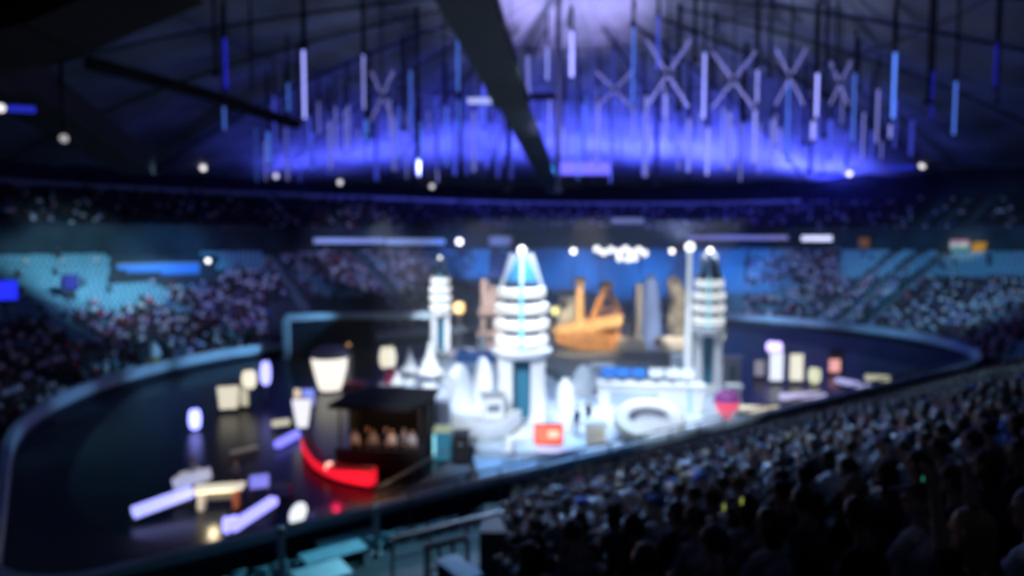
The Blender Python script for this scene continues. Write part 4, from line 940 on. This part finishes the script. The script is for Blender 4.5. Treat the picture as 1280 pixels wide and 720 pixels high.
# red-orange screen box
b = at(686, 556, .5); m = b.y / F; t = thing('screen_box', 'bright red-orange screen box at the front edge of the stage', 'screen', b)
MB().box((0, .25, 13 * m), (37 * m, .45, 25 * m)).build('frame', mat('dark_red_frame', (.3, .03, .03), .5), t, bevel=.03); MB().box((0, -.01, 13 * m), (34 * m, .05, 22 * m)).build('screen', glow('red_orange_screen', (1, .11, .06), 1.1), t); MB().box((0, .25, .03), (30 * m, .7, .06)).build('foot', DARK, t)
MB().box((6 * m, -.045, 14 * m), (14 * m, .03, 9 * m)).build('picture', glow('orange_patch', (1, .42, .28), 1.1), t)
person(STD[0], 'short', 2, HAIRS[0], SKIN, 1, at(721, 545, .5), .3, 'standing person in a navy top right of the red-orange screen', 'people on the arena floor')
person(STD[1], 'short', 0, HAIRS[0], SKIN, 1, at(735, 536, .5), -.4, 'standing person in black behind the navy-topped person on the stage', 'people on the arena floor')
boxthing('low_pedestal', 'low cream pedestal at the stage front left of the white disc', 'pedestal', 744, 553, 26, 26, 1.0, mat('cream_white', (.78, .72, .58), .6), .5, parts=(('top', (0, 0, 27), (29, 1.1, 3), LITW), ('drawer', (0, -.52, 12), (18, .05, 14), CREAM)))
# round disc
b = at(812, 553, .504); m = b.y / F; t = thing('round_disc', 'large white round disc with a curved dark groove leaning at the stage front', 'disc', b, -.12)
R = Matrix.Rotation(math.radians(22), 3, 'X'); cz = 1.2; dr = 43 * m
def ann(r0, r1, z0, z1, a0=0, a1=2 * PI, n=48, sy=1.0):
    rings = []
    for i in range(n + 1):
        a = a0 + (a1 - a0) * i / n; cc, ss = math.cos(a), math.sin(a) * sy
        rings.append([Vector((0, .7, cz)) + R @ Vector(v) for v in ((r0 * cc, r0 * ss, z0), (r1 * cc, r1 * ss, z0), (r1 * cc, r1 * ss, z1), (r0 * cc, r0 * ss, z1))])
    return rings
MB().lathe([(dr, -.2), (dr, 0), (.001, 0.001)], (0, .7, cz), 48, M=R, sy=.92).build('plate', mat('grey_lilac_plate', (.45, .47, .52), .5), t)
MB().loft(ann(dr * .62, dr * 1.0, 0, .14, sy=.92)).build('rim', LITW, t); MB().loft(ann(dr * .97, dr * 1.07, -.22, .1, sy=.92)).build('edge_band', mat('olive_band', (.34, .34, .22), .6), t)
MB().loft(ann(dr * .38, dr * .60, .0, .10, .15 * PI, 1.05 * PI, sy=.7)).build('groove', mat('dark_grey_groove', (.10, .10, .13), .7), t); MB().lathe([(dr * .56, 0), (dr * .54, .12), (.001, .14)], Vector((0, .7, cz)) + R @ Vector((.1, -.35 * dr, .02)), 32, M=R, sy=.5).build('hub', LITW, t)
for s in (-1, 1): MB().bar((s * dr * .6, 1.9, 0), (s * dr * .6, 1.5, cz), .12, .12).build('strut', STEEL, t)
MB().box((0, .9, .065), (dr * 1.6, 2.2, .12)).build('base', STEEL, t)
# player counter with blue monitors on the right of the stage
b = at(812, 512, .5); m = b.y / F; t = thing('player_counter', 'long white players counter behind the white disc', 'counter', b, -.14)
MB().box((0, 0, 16 * m), (128 * m, 1.2, 32 * m), taper=1.03).build('body', LITW, t, bevel=.04); MB().box((0, 0, 33.5 * m), (134 * m, 1.5, 3 * m)).build('top', LITW, t, bevel=.03); MB().box((-20 * m, -.64, 16 * m), (60 * m, .06, 18 * m)).build('front_panel', mat('grey_blue_panel', (.36, .44, .54), .5), t); MB().box((48 * m, -.64, 16 * m), (5 * m, .08, 30 * m)).build('edge_strip', mat('aqua_strip', (.35, .62, .64), .5), t)
Rc = Matrix.Rotation(-.14, 3, 'Z')
for i, (x, lit) in enumerate(((-52, 1), (-34, 1), (-14, 1), (8, 0), (28, 0), (46, 0))):
    q = b + Rc @ Vector((x * m, .1, 35.2 * m)); t2 = thing('monitor', f"{'blue-lit' if lit else 'pale'} monitor on the players counter, {ordn(i + 1)} from the left", 'monitor', q, -.14, 'monitors on the players counter')
    MB().box((0, 0, .03), (.5, .35, .05)).build('stand_foot', DARK, t2); MB().box((0, .05, .2), (.1, .06, .3)).build('stand', DARK, t2); MB().box((0, 0, .62), (.95, .07, .62)).build('frame', BLUEP if lit else LITW, t2, bevel=.02); MB().box((0, -.045, .62), (.87, .02, .54)).build('screen', glow('mon_%d' % lit, (.02, .16, .62) if lit else (.55, .65, .75), .7), t2)
for px, py, w, h, lab in ((850, 482, 22, 38, 'white upright set wall behind the middle of the players counter'), (914, 480, 20, 34, 'white upright set wall behind the right end of the players counter'), (752, 484, 26, 28, 'white upright set wall behind the left end of the players counter'), (916, 508, 16, 26, 'white upright set wall at the right edge of the stage')):
    boxthing('stage_flat', lab, 'stage flat', px, py, w, h, .7, LITW, .504, parts=(('ledge', (0, -.1, h + 1), (w + 4, 1.0, 3), LITW), ('opening', (0, -.36, h * .45), (w * .35, .08, h * .5), mat('pale_blue_recess', (.25, .36, .5), .6))))
# red pin sign
b = at(908, 531, 0.5); m = b.y / F; t = thing('pin_sign', 'big pinkish red pin-shaped sign at the right edge of the stage', 'sign', b)
MB().lathe([(.05 * m, 3 * m), (6 * m, 10 * m), (13 * m, 20 * m), (16.5 * m, 29 * m), (15 * m, 37 * m), (9 * m, 43 * m), (.01, 45 * m)], n=24, sy=.6).build('body', glow('pin_red', (.95, .10, .17), .60), t)
MB().lathe([(16.7 * m, 30 * m), (15.3 * m, 38 * m), (9.2 * m, 43.5 * m), (.01, 45.6 * m)], n=24, sy=.62).build('top', mat('purple_top', (.30, .05, .30), .5), t); MB().lathe([(.5, 0), (.5, .08), (.07, .14), (.07, 4.5 * m)], n=14).build('stand', DARK, t)
# left stand: screens, follow spots, kiosk
for px, py, w, h, mt, lab in ((6, 363, 26, 24, glow('vivid_blue_screen', (.02, .03, 1), 1.1), 'vivid blue glowing screen at the far left of the upper stand'), (88, 353, 16, 18, glow('dim_blue_screen', (.01, .012, .16), .8), 'small dim blue screen in the upper left stand, right of the vivid blue one')):
    p = on_far(px, py, 2.6); m = p.y / F; t = thing('stand_screen', lab, 'screen', p, math.atan2(-p.x, p.y), 'screens in the left stand'); zz = -2.35
    MB().box((0, 0, 0), (w * m, .06, h * m)).build('screen', mt, t); MB().box((0, .12, 0), (w * m + .2, .16, h * m + .2)).build('frame', DARK, t); MB().tube((0, .12, -h * m / 2), (0, .12, min(-h * m / 2 - .1, zz)), .07, n=8).build('post', DARK, t)
for px, py, lab in ((248, 334, 'white follow spot lamp on the upper left stand, lower one of two'), (260, 326, 'white follow spot lamp on the upper left stand, upper one of two')):
    p = far_at(px, py, 22.5); t = thing('follow_spot', lab, 'spotlight', p, 0, 'follow spots on the left stand'); R = (Vector((0, 0, H)) - p).normalized().to_track_quat('Z', 'Y').to_matrix()
    MB().lathe([(.2, -.9), (.32, -.5), (.36, 0), (.3, -.02)], n=14, M=R).build('housing', DARK, t); MB().lathe([(.33, -.04), (.2, .08), (.001, .1)], n=14, M=R).build('lens', glow('follow_spot', (1, .95, .85), 2.6), t)
    MB().tube((0, 0, -.2), (0, 0, min(-.6, row_z(24) - p.z)), .05, n=8).build('stand', DARK, t)
p = far_at(200, 341, 20.5); m = p.y / F; t = thing('blue_beam_sheet', 'long glowing blue sheet for a lamp beam along the upper left stand, left of the follow spots', 'light beam', p, math.atan2(-p.x, p.y) + .25)  # glowing sheet standing in for the blue beam beside the follow spots
MB().box((0, 0, 0), (94 * m, .05, 22 * m)).build('cloth', glow('beam_blue', (.02, .14, .50), .5), t); MB().box((0, .08, 11.8 * m), (96 * m, .1, .12)).build('rail', STEEL, t)
for s_ in (-1, 0, 1): MB().tube((s_ * 44 * m, .1, 8 * m), (s_ * 44 * m, .1, min(-8 * m, row_z(21) - p.z)), .05, n=8).build('post', STEEL, t)
p = far_at(192, 444, 1.0); m = p.y / F; t = thing('vendor_kiosk', 'small kiosk with a pale blue top and yellow side at the left boards', 'kiosk', (p.x, p.y, row_z(0)), math.atan2(-p.x, p.y))
MB().box((0, 0, .8), (13 * m, .7, 1.5)).build('body', mat('yellow_panel', (.62, .42, .06), .6), t); MB().lathe([(9 * m, 1.6), (8.5 * m, 2.1), (5 * m, 2.7), (.01, 2.9)], n=16).build('roof', mat('pale_blue_top', (.55, .68, .72), .5), t); MB().box((0, -.37, .9), (8 * m, .06, .6)).build('hatch', NAVY, t)
# near stand furniture: teal press desks, handrails, parapet end wall
TEAL = mat('teal_desk_top', (.06, .30, .38), .45, var=.15)
def pressdesk(a, b_, z, lab):
    A, B = at(*a, z), at(*b_, z); c = (A + B) / 2; dv = (B - A); ang = math.atan2(dv.y, dv.x); L = dv.length
    un = UN(c.x, c.y)[1]; o_ = 25 - un; k = max(0, min(ROWS - 1, math.ceil((o_ - OFF0 - .25) / PITCH_R))); zf = row_z(k)
    t = thing('press_desk', lab, 'desk', (c.x, c.y, zf), ang, 'teal press desks'); h = max(.5, z - zf)
    MB().box((0, 0, h), (L, .62, .05)).build('top', TEAL, t, bevel=.015); MB().box((0, .26, h * .55), (L * .98, .04, h * .8)).build('front_panel', mat('teal_front', (.03, .16, .22), .6), t)
    for s in (-1, 1): MB().box((s * (L / 2 - .1), 0, h / 2), (.06, .5, h)).build('leg', STEEL, t)
    return zf
HAZE = .007
# near stand: handrails, desks, end wall
def nz(x, y):
    n = UN(x, y)[1]; k = max(0, min(ROWS - 1, math.ceil((25 - n - OFF0 - .25) / PITCH_R))); return row_z(k)
def onrows(px, py, hgt):                        # place on the near stand seen there, hgt above its steps
    best = None
    for d in np.arange(5, 30, .05):
        p = dep(px, py, float(d))
        if p.z <= nz(p.x, p.y) + hgt: return Vector((p.x, p.y, p.z))
    return dep(px, py, 24)
def desk2(pxa, pya, pxb, pyb, lab):
    A, B = onrows(pxa, pya, .75), onrows(pxb, pyb, .75); u0, n0 = UN(A.x, A.y); u1, n1 = UN(B.x, B.y); n = (n0 + n1) / 2
    k = max(0, min(ROWS - 1, round((25 - n - OFF0) / PITCH_R))); n = 25 - row_o(k) + .1; zf = row_z(k)
    c = W((u0 + u1) / 2, n, zf); L = abs(u1 - u0)
    t = thing('press_desk', lab, 'desk', c, math.radians(35), 'teal press desks')
    MB().box((0, 0, .74), (L, .80, .05)).build('top', TEAL, t, bevel=.015); MB().box((0, .24, .42), (L * .98, .04, .6)).build('front_panel', mat('teal_front', (.03, .16, .22), .6), t)
    for s in (-1, 1): MB().box((s * (L / 2 - .1), 0, .36), (.06, .45, .72)).build('leg', STEEL, t)
    return k, u0, u1
desk2(384, 668, 462, 652, 'teal press desk nearest the boards at the bottom left of the near stand')
desk2(372, 694, 462, 672, 'teal press desk, second row up from the boards, at the bottom left')
desk2(362, 716, 462, 694, 'teal press desk lowest in the picture, nearest the camera, at the bottom left')
desk2(540, 700, 606, 690, 'short dark teal press desk beside the parapet end wall')
def rail(a, b, hgt, lab, posts=4):
    A, B = onrows(*a, hgt), onrows(*b, hgt); c = (A + B) / 2; c.z = min(nz(A.x, A.y), nz(B.x, B.y)); t = thing('handrail', lab, 'handrail', c, 0, 'handrails in the near stand')
    MB().tube(A - c, B - c, .06, n=8).build('rail', mat('brown_grey_rail', (.30, .27, .25), .5), t); MB().tube(A - c - Vector((0, 0, .4)), B - c - Vector((0, 0, .4)), .03, n=6).build('mid_rail', STEEL, t)
    for i in range(posts):
        q = A.lerp(B, i / (posts - 1)); MB().tube((q.x - c.x, q.y - c.y, nz(q.x, q.y) - c.z), q - c, .035, n=6).build('post', STEEL, t)
rail((490, 674), (628, 640), 1.0, 'long upper handrail above the entrance in the near stand')
rail((532, 684), (584, 672), .9, 'short lower handrail above the entrance in the near stand')
for px, py, h, lab in ((351, 664, 1.0, 'pale upright post at the bottom left, beside the teal press desks'), (470, 636, .9, 'short pale post at the right end of the teal press desks')):
    p = onrows(px, py, h + .6); t = thing('guide_post', lab, 'post', (p.x, p.y, nz(p.x, p.y)), 0, 'pale guide posts'); hh = p.z - t.location.z
    MB().tube((0, 0, .05), (0, 0, hh), .09, n=10).build('post', mat('pale_post', (.35, .42, .48), .5), t); MB().box((0, 0, .03), (.3, .3, .06)).build('base', STEEL, t); MB().ball((0, 0, hh), .11).build('cap', STEEL, t)
g = thing('guard_rail', 'grey blue guard rail with posts along the boards in front of the near stand', 'railing', W(30, 24.3, 0))
us = np.arange(12, 66, 2.2); L_ = g.location
for zz, rr in ((2.0, .06), (1.72, .03)): MB().tube(W(us[0], 24.35, zz) - L_, W(us[-1], 24.35, zz) - L_, rr, n=8).build('rail', mat('grey_blue_rail', (.30, .36, .42), .5), g)
for u in us: MB().tube(W(u, 24.35, row_z(0)) - L_, W(u, 24.35, 2.0) - L_, .04, n=6).build('post', STEEL, g)
mb = MB()
for d0, d1 in ((11.0, 13), (13, 15), (15, 17), (17, 18.4)):
    A, B = dep(616, 719 - (d0 - 11) * 9, d0), dep(616, 719 - (d1 - 11) * 9, d1)
    A.z = nz(A.x, A.y) + 1.0; B.z = nz(B.x, B.y) + 1.0
    for p, q in ((A, B),):
        mb.loft([[(p.x - .22, p.y, p.z - 2.2), (p.x + .22, p.y, p.z - 2.2), (p.x + .22, p.y, p.z), (p.x - .22, p.y, p.z)], [(q.x - .22, q.y, q.z - 2.2), (q.x + .22, q.y, q.z - 2.2), (q.x + .22, q.y, q.z), (q.x - .22, q.y, q.z)]])
struct(mb.build('parapet_end', mat('dark_parapet', (.01, .014, .02), .8)))
# ================================================================== light
W_ = bpy.data.worlds.new('World'); SC.world = W_; W_.use_nodes = True
bg = W_.node_tree.nodes['Background']; bg.inputs[0].default_value = (.02, .05, .12, 1); bg.inputs[1].default_value = .10
SCN = at(690, 510)
COOL = (.78, .88, 1.0)
for i, (px, py, ex) in enumerate(((560, 500, 1.0), (620, 520, 1.0), (690, 520, 1), (760, 520, 1.0), (820, 520, 1.2), (880, 500, 1))):
    T = at(px, py, .5); spot('stage_spot', (T.x * .8 + 1 * (i % 2), T.y - 9, 24), T, 17000 * ex, COOL, 22, .6, .5)
spot('stage_wash', (SCN.x, SCN.y - 4, 26), SCN, 22000, (.52, .72, 1.0), 75, .9, 1.0)
for x, px, py, e in ((-9, 590, 505, 1.9), (-2, 655, 490, 1.2), (8, 800, 500, 1), (15, 880, 485, 1.1)):      # added unseen spots over the near stand, brightening the stage from the front
    T = at(px, py, 3); spot('added_front_spot', (x, 13 + x * .5, 20), T, 25000 * e, (.80, .89, 1.0), 17, .7, .5)
T = dep(733, 408, 64); spot('ship_spot', (T.x - 2, T.y - 21, 18), T, 52000, (1, .78, .52), 20, .5, .4)  # added unseen spots brighten the set pieces, from here to the right tower
T = dep(612, 400, 66); spot('ruin_spot', (T.x, T.y - 16, 20), T, 36000, (1, .85, .78), 22, .5, .4)
T = dep(551, 392, 66); spot('left_tower_spot', (T.x - 4, T.y - 22, 16), T, 60000, (.75, .86, 1), 17, .5, .4)
T = at(525, 470, 2); spot('tent_spot', (T.x, T.y - 16, 18), T, 30000, (.85, .92, 1), 18, .6, .4)
T = dep(822, 400, 66); spot('rear_set_spot', (T.x + 2, T.y - 24, 18), T, 40000, (.85, .85, .95), 22, .6, .4)
T = dep(884, 400, 58); spot('right_tower_spot', (T.x + 2, T.y - 20, 14), T, 22000, (.8, .88, 1), 16, .6, .4)
for px in (585, 690, 770, 850, 930):
    T = dep(px, 330, 110); spot('blue_wash', (T.x * .85, T.y - 26, 22), T, 75000, (.04, .26, 1.0), 34, .9, .6)
# blue uplights on the roof, on the top of the upper tier
for px, e in ((380, .5), (470, .8), (560, 1.0), (650, 1.2), (730, 1.4), (810, 1.5), (890, 1.4), (980, 1.1), (1040, .7)):
    P_ = dep(px, 250, 124); spot('roof_uplight', (P_.x, P_.y, 20.4), (P_.x, P_.y - 1.0, 33), 12000 * e, (.08, .10, 1.0), 172, .9, .6)
T = dep(715, 40, 72); spot('roof_lavender', (SCN.x + 3, SCN.y + 8, 13), (T.x, T.y, 35), 70000, (.50, .44, 1.0), 44, .9, .5)
spot('roof_grey', (SCN.x + 10, SCN.y + 4, 12), (14, 72, 35), 14000, (.50, .58, 1.0), 120, .9, .8)
# cool wash on the stands
for (px, py, d, e, c, an) in ((90, 362, 80, 2.0, (.40, .78, 1.0), 30), (200, 345, 92, 1.2, (.12, .5, 1.0), 20), (270, 400, 92, .7, (.34, .40, 1.0), 40), (130, 420, 75, .9, (.4, .58, 1.0), 26), (450, 350, 110, 1.6, (.42, .48, 1.0), 34), (1010, 370, 104, 1.9, (.36, .55, 1.0), 34), (1190, 350, 90, 1.7, (.28, .62, 1.0), 36)):
    T = dep(px, py, d); spot('stand_wash', (T.x * .35, T.y * .62, 20), T, 34000 * e, c, an, .8, .6)
for px, py, e in ((335, 434, .9), (285, 440, .9), (235, 448, .8), (185, 462, .6), (130, 492, .35), (60, 545, .2), (945, 402, .7), (1010, 418, .7), (1070, 432, .7), (1130, 448, .6), (1180, 462, .5)):
    T = at(px, py, 1.0); q = Vector((SCN.x + 2, SCN.y + 12, 0)) - T; q.z = 0; q.normalize(); spot('board_wash', T + q * 13 + Vector((0, 0, 7)), T + Vector((0, 0, .5)), 9000 * e, (.26, .60, 1.0), 26, 1.0, .5)
# spill from above the stage, plus added unseen washes to brighten the near stand
T = at(930, 590, 4); spot('near_wash', (4, 46, 24), T, 34000, (.26, .50, 1.0), 44, .9, .6)
T = at(1215, 500, 5); spot('near_wash', (20, 48, 23), T, 40000, (.28, .68, 1.0), 20, .9, .6)
T = onrows(420, 690, .6); spot('near_wash', (T.x - 1, T.y + 14, 17), T, 13000, (.25, .75, 1.0), 40, .8, .4)
T = onrows(840, 578, 1.2); spot('near_overhead', (T.x - 4, T.y + 9, 22), T, 30000, (.30, .52, 1.0), 40, .9, .6)  # added unseen wash that brightens the near crowd
T = at(700, 585, 0); spot('lit_floor_wash', (T.x, T.y + 6, 18), T, 12000, (.25, .55, 1.0), 40, .9, .5)  # added unseen spot that brightens the floor before the stage
T = onrows(560, 665, .8); spot('entrance_wash', (T.x, T.y + 12, 18), T, 9000, (.6, .7, .9), 26, .9, .4)
T = far_at(1205, 312, UOFF - 3.4); spot('flag_spot', (T.x * .7, T.y * .75, 20), T, 14000, (1, .95, .9), 14, .9, .4)  # added unseen spot that brightens the flags
# haze over the stage
hm = bpy.data.materials.new('stage_haze'); hm.use_nodes = True; nt = hm.node_tree; nt.nodes.remove(nt.nodes['Principled BSDF'])
vsn = nt.nodes.new('ShaderNodeVolumeScatter'); vsn.inputs['Density'].default_value = HAZE; vsn.inputs['Anisotropy'].default_value = .35; vsn.inputs['Color'].default_value = (.75, .86, 1, 1)
nt.links.new(vsn.outputs[0], nt.nodes['Material Output'].inputs['Volume'])
if HAZE:
    o = MB().lathe([(22, .03), (24, 5), (23, 9), (17, 13.5)], (SCN.x + 2, SCN.y + 11, 0), 32).build('stage_haze', hm); tag(o, 'thin blue haze hanging in the light above the stage', 'haze', kind='stuff')
for px, py, c, lab in ((926, 626, (.75, .85, .15), 'phone with a glowing yellow screen held up in the near stand, right one of two'), (904, 634, (.6, .75, .15), 'phone with a dim yellow screen held up in the near stand, left one of two'), (1152, 600, (.05, .7, .35), 'phone with a small green light in the dark right part of the near stand')):
    p = onrows(px, py, 1.12); t = thing('phone', lab, 'phone', p, .9)
    MB().box((0, 0, 0), (.055, .012, .06)).build('body', DARK, t); MB().box((0, -.008, 0), (.05, .004, .054)).build('screen', glow('phone_%d' % px, c, .4), t)
# parts that belong to another part
SUB = {'light_tower': {'fin': 'nose_cone', 'tip_lamp': 'nose_cone', 'light_line': 'core', 'slit_panel': 'plinth'}, 'monitor': {'screen': 'frame', 'stand_foot': 'stand'}, 'lit_panel': {'screen': 'frame', 'foot': 'frame'},
       'wooden_ship': {'mast_head': 'mast', 'bulwark': 'hull', 'pulley': 'crosspiece', 'rope': 'crosspiece'}, 'screen_box': {'screen': 'frame', 'picture': 'frame'}, 'white_boat': {'window': 'cabin', 'roof': 'cabin', 'keel': 'hull'},
       'lamp_mast': {'lens': 'housing'}, 'hanging_floodlight': {'lens': 'housing'}, 'drum_lamp': {'lid': 'lamp_shade'}, 'standing_lantern': {'cap': 'lamp_shade'}, 'round_disc': {'rim': 'plate', 'groove': 'plate', 'hub': 'plate', 'edge_band': 'plate'},
       'player_counter': {'front_panel': 'body', 'edge_strip': 'body'}, 'white_cabin': {'window': 'lit_wall'}, 'red_crate': {'latch': 'lid'}, 'magenta_chest': {'latch': 'lid'}, 'equipment_case': {'handle': 'lid'}, 'blue_kiosk': {'sign': 'roof'},
       'hanging_screen': {'screen': 'frame'}, 'stand_screen': {'screen': 'frame'}, 'press_desk': {'leg': 'front_panel'}, 'follow_spot': {'lens': 'housing'}, 'hanging_glow_strut': {'collar': 'tube', 'end_cap': 'tube'}, 'phone': {'screen': 'body'}}
bn = lambda o: o.name.split('.')[0]
for o in list(COL.objects):
    m = SUB.get(bn(o)) if o.parent is None else None
    if not m: continue
    ch = {}
    for c in o.children: ch.setdefault(bn(c), c)
    for c in list(o.children):
        if bn(c) in m and m[bn(c)] in ch: c.parent = ch[m[bn(c)]]
# camera -----------------------------------------------------------------
cam = bpy.data.cameras.new('camera'); co = bpy.data.objects.new('camera', cam); COL.objects.link(co)
co.location = (0, 0, H); co.rotation_euler = (PI / 2 - PITCH, 0, 0)
cam.sensor_width = 36; cam.lens = 36 * F / 1280; cam.clip_end = 500; cam.clip_start = .05
cam.dof.use_dof = True; cam.dof.focus_distance = 1.0; cam.dof.aperture_fstop = (cam.lens / 1000) / (10.0 / F); cam.dof.aperture_blades = 0
SC.camera = co
vs = SC.view_settings; SC.display_settings.display_device = 'sRGB'; vs.view_transform = 'Standard'; vs.look = 'None'; vs.exposure = 0; vs.gamma = 1; vs.use_curve_mapping = False
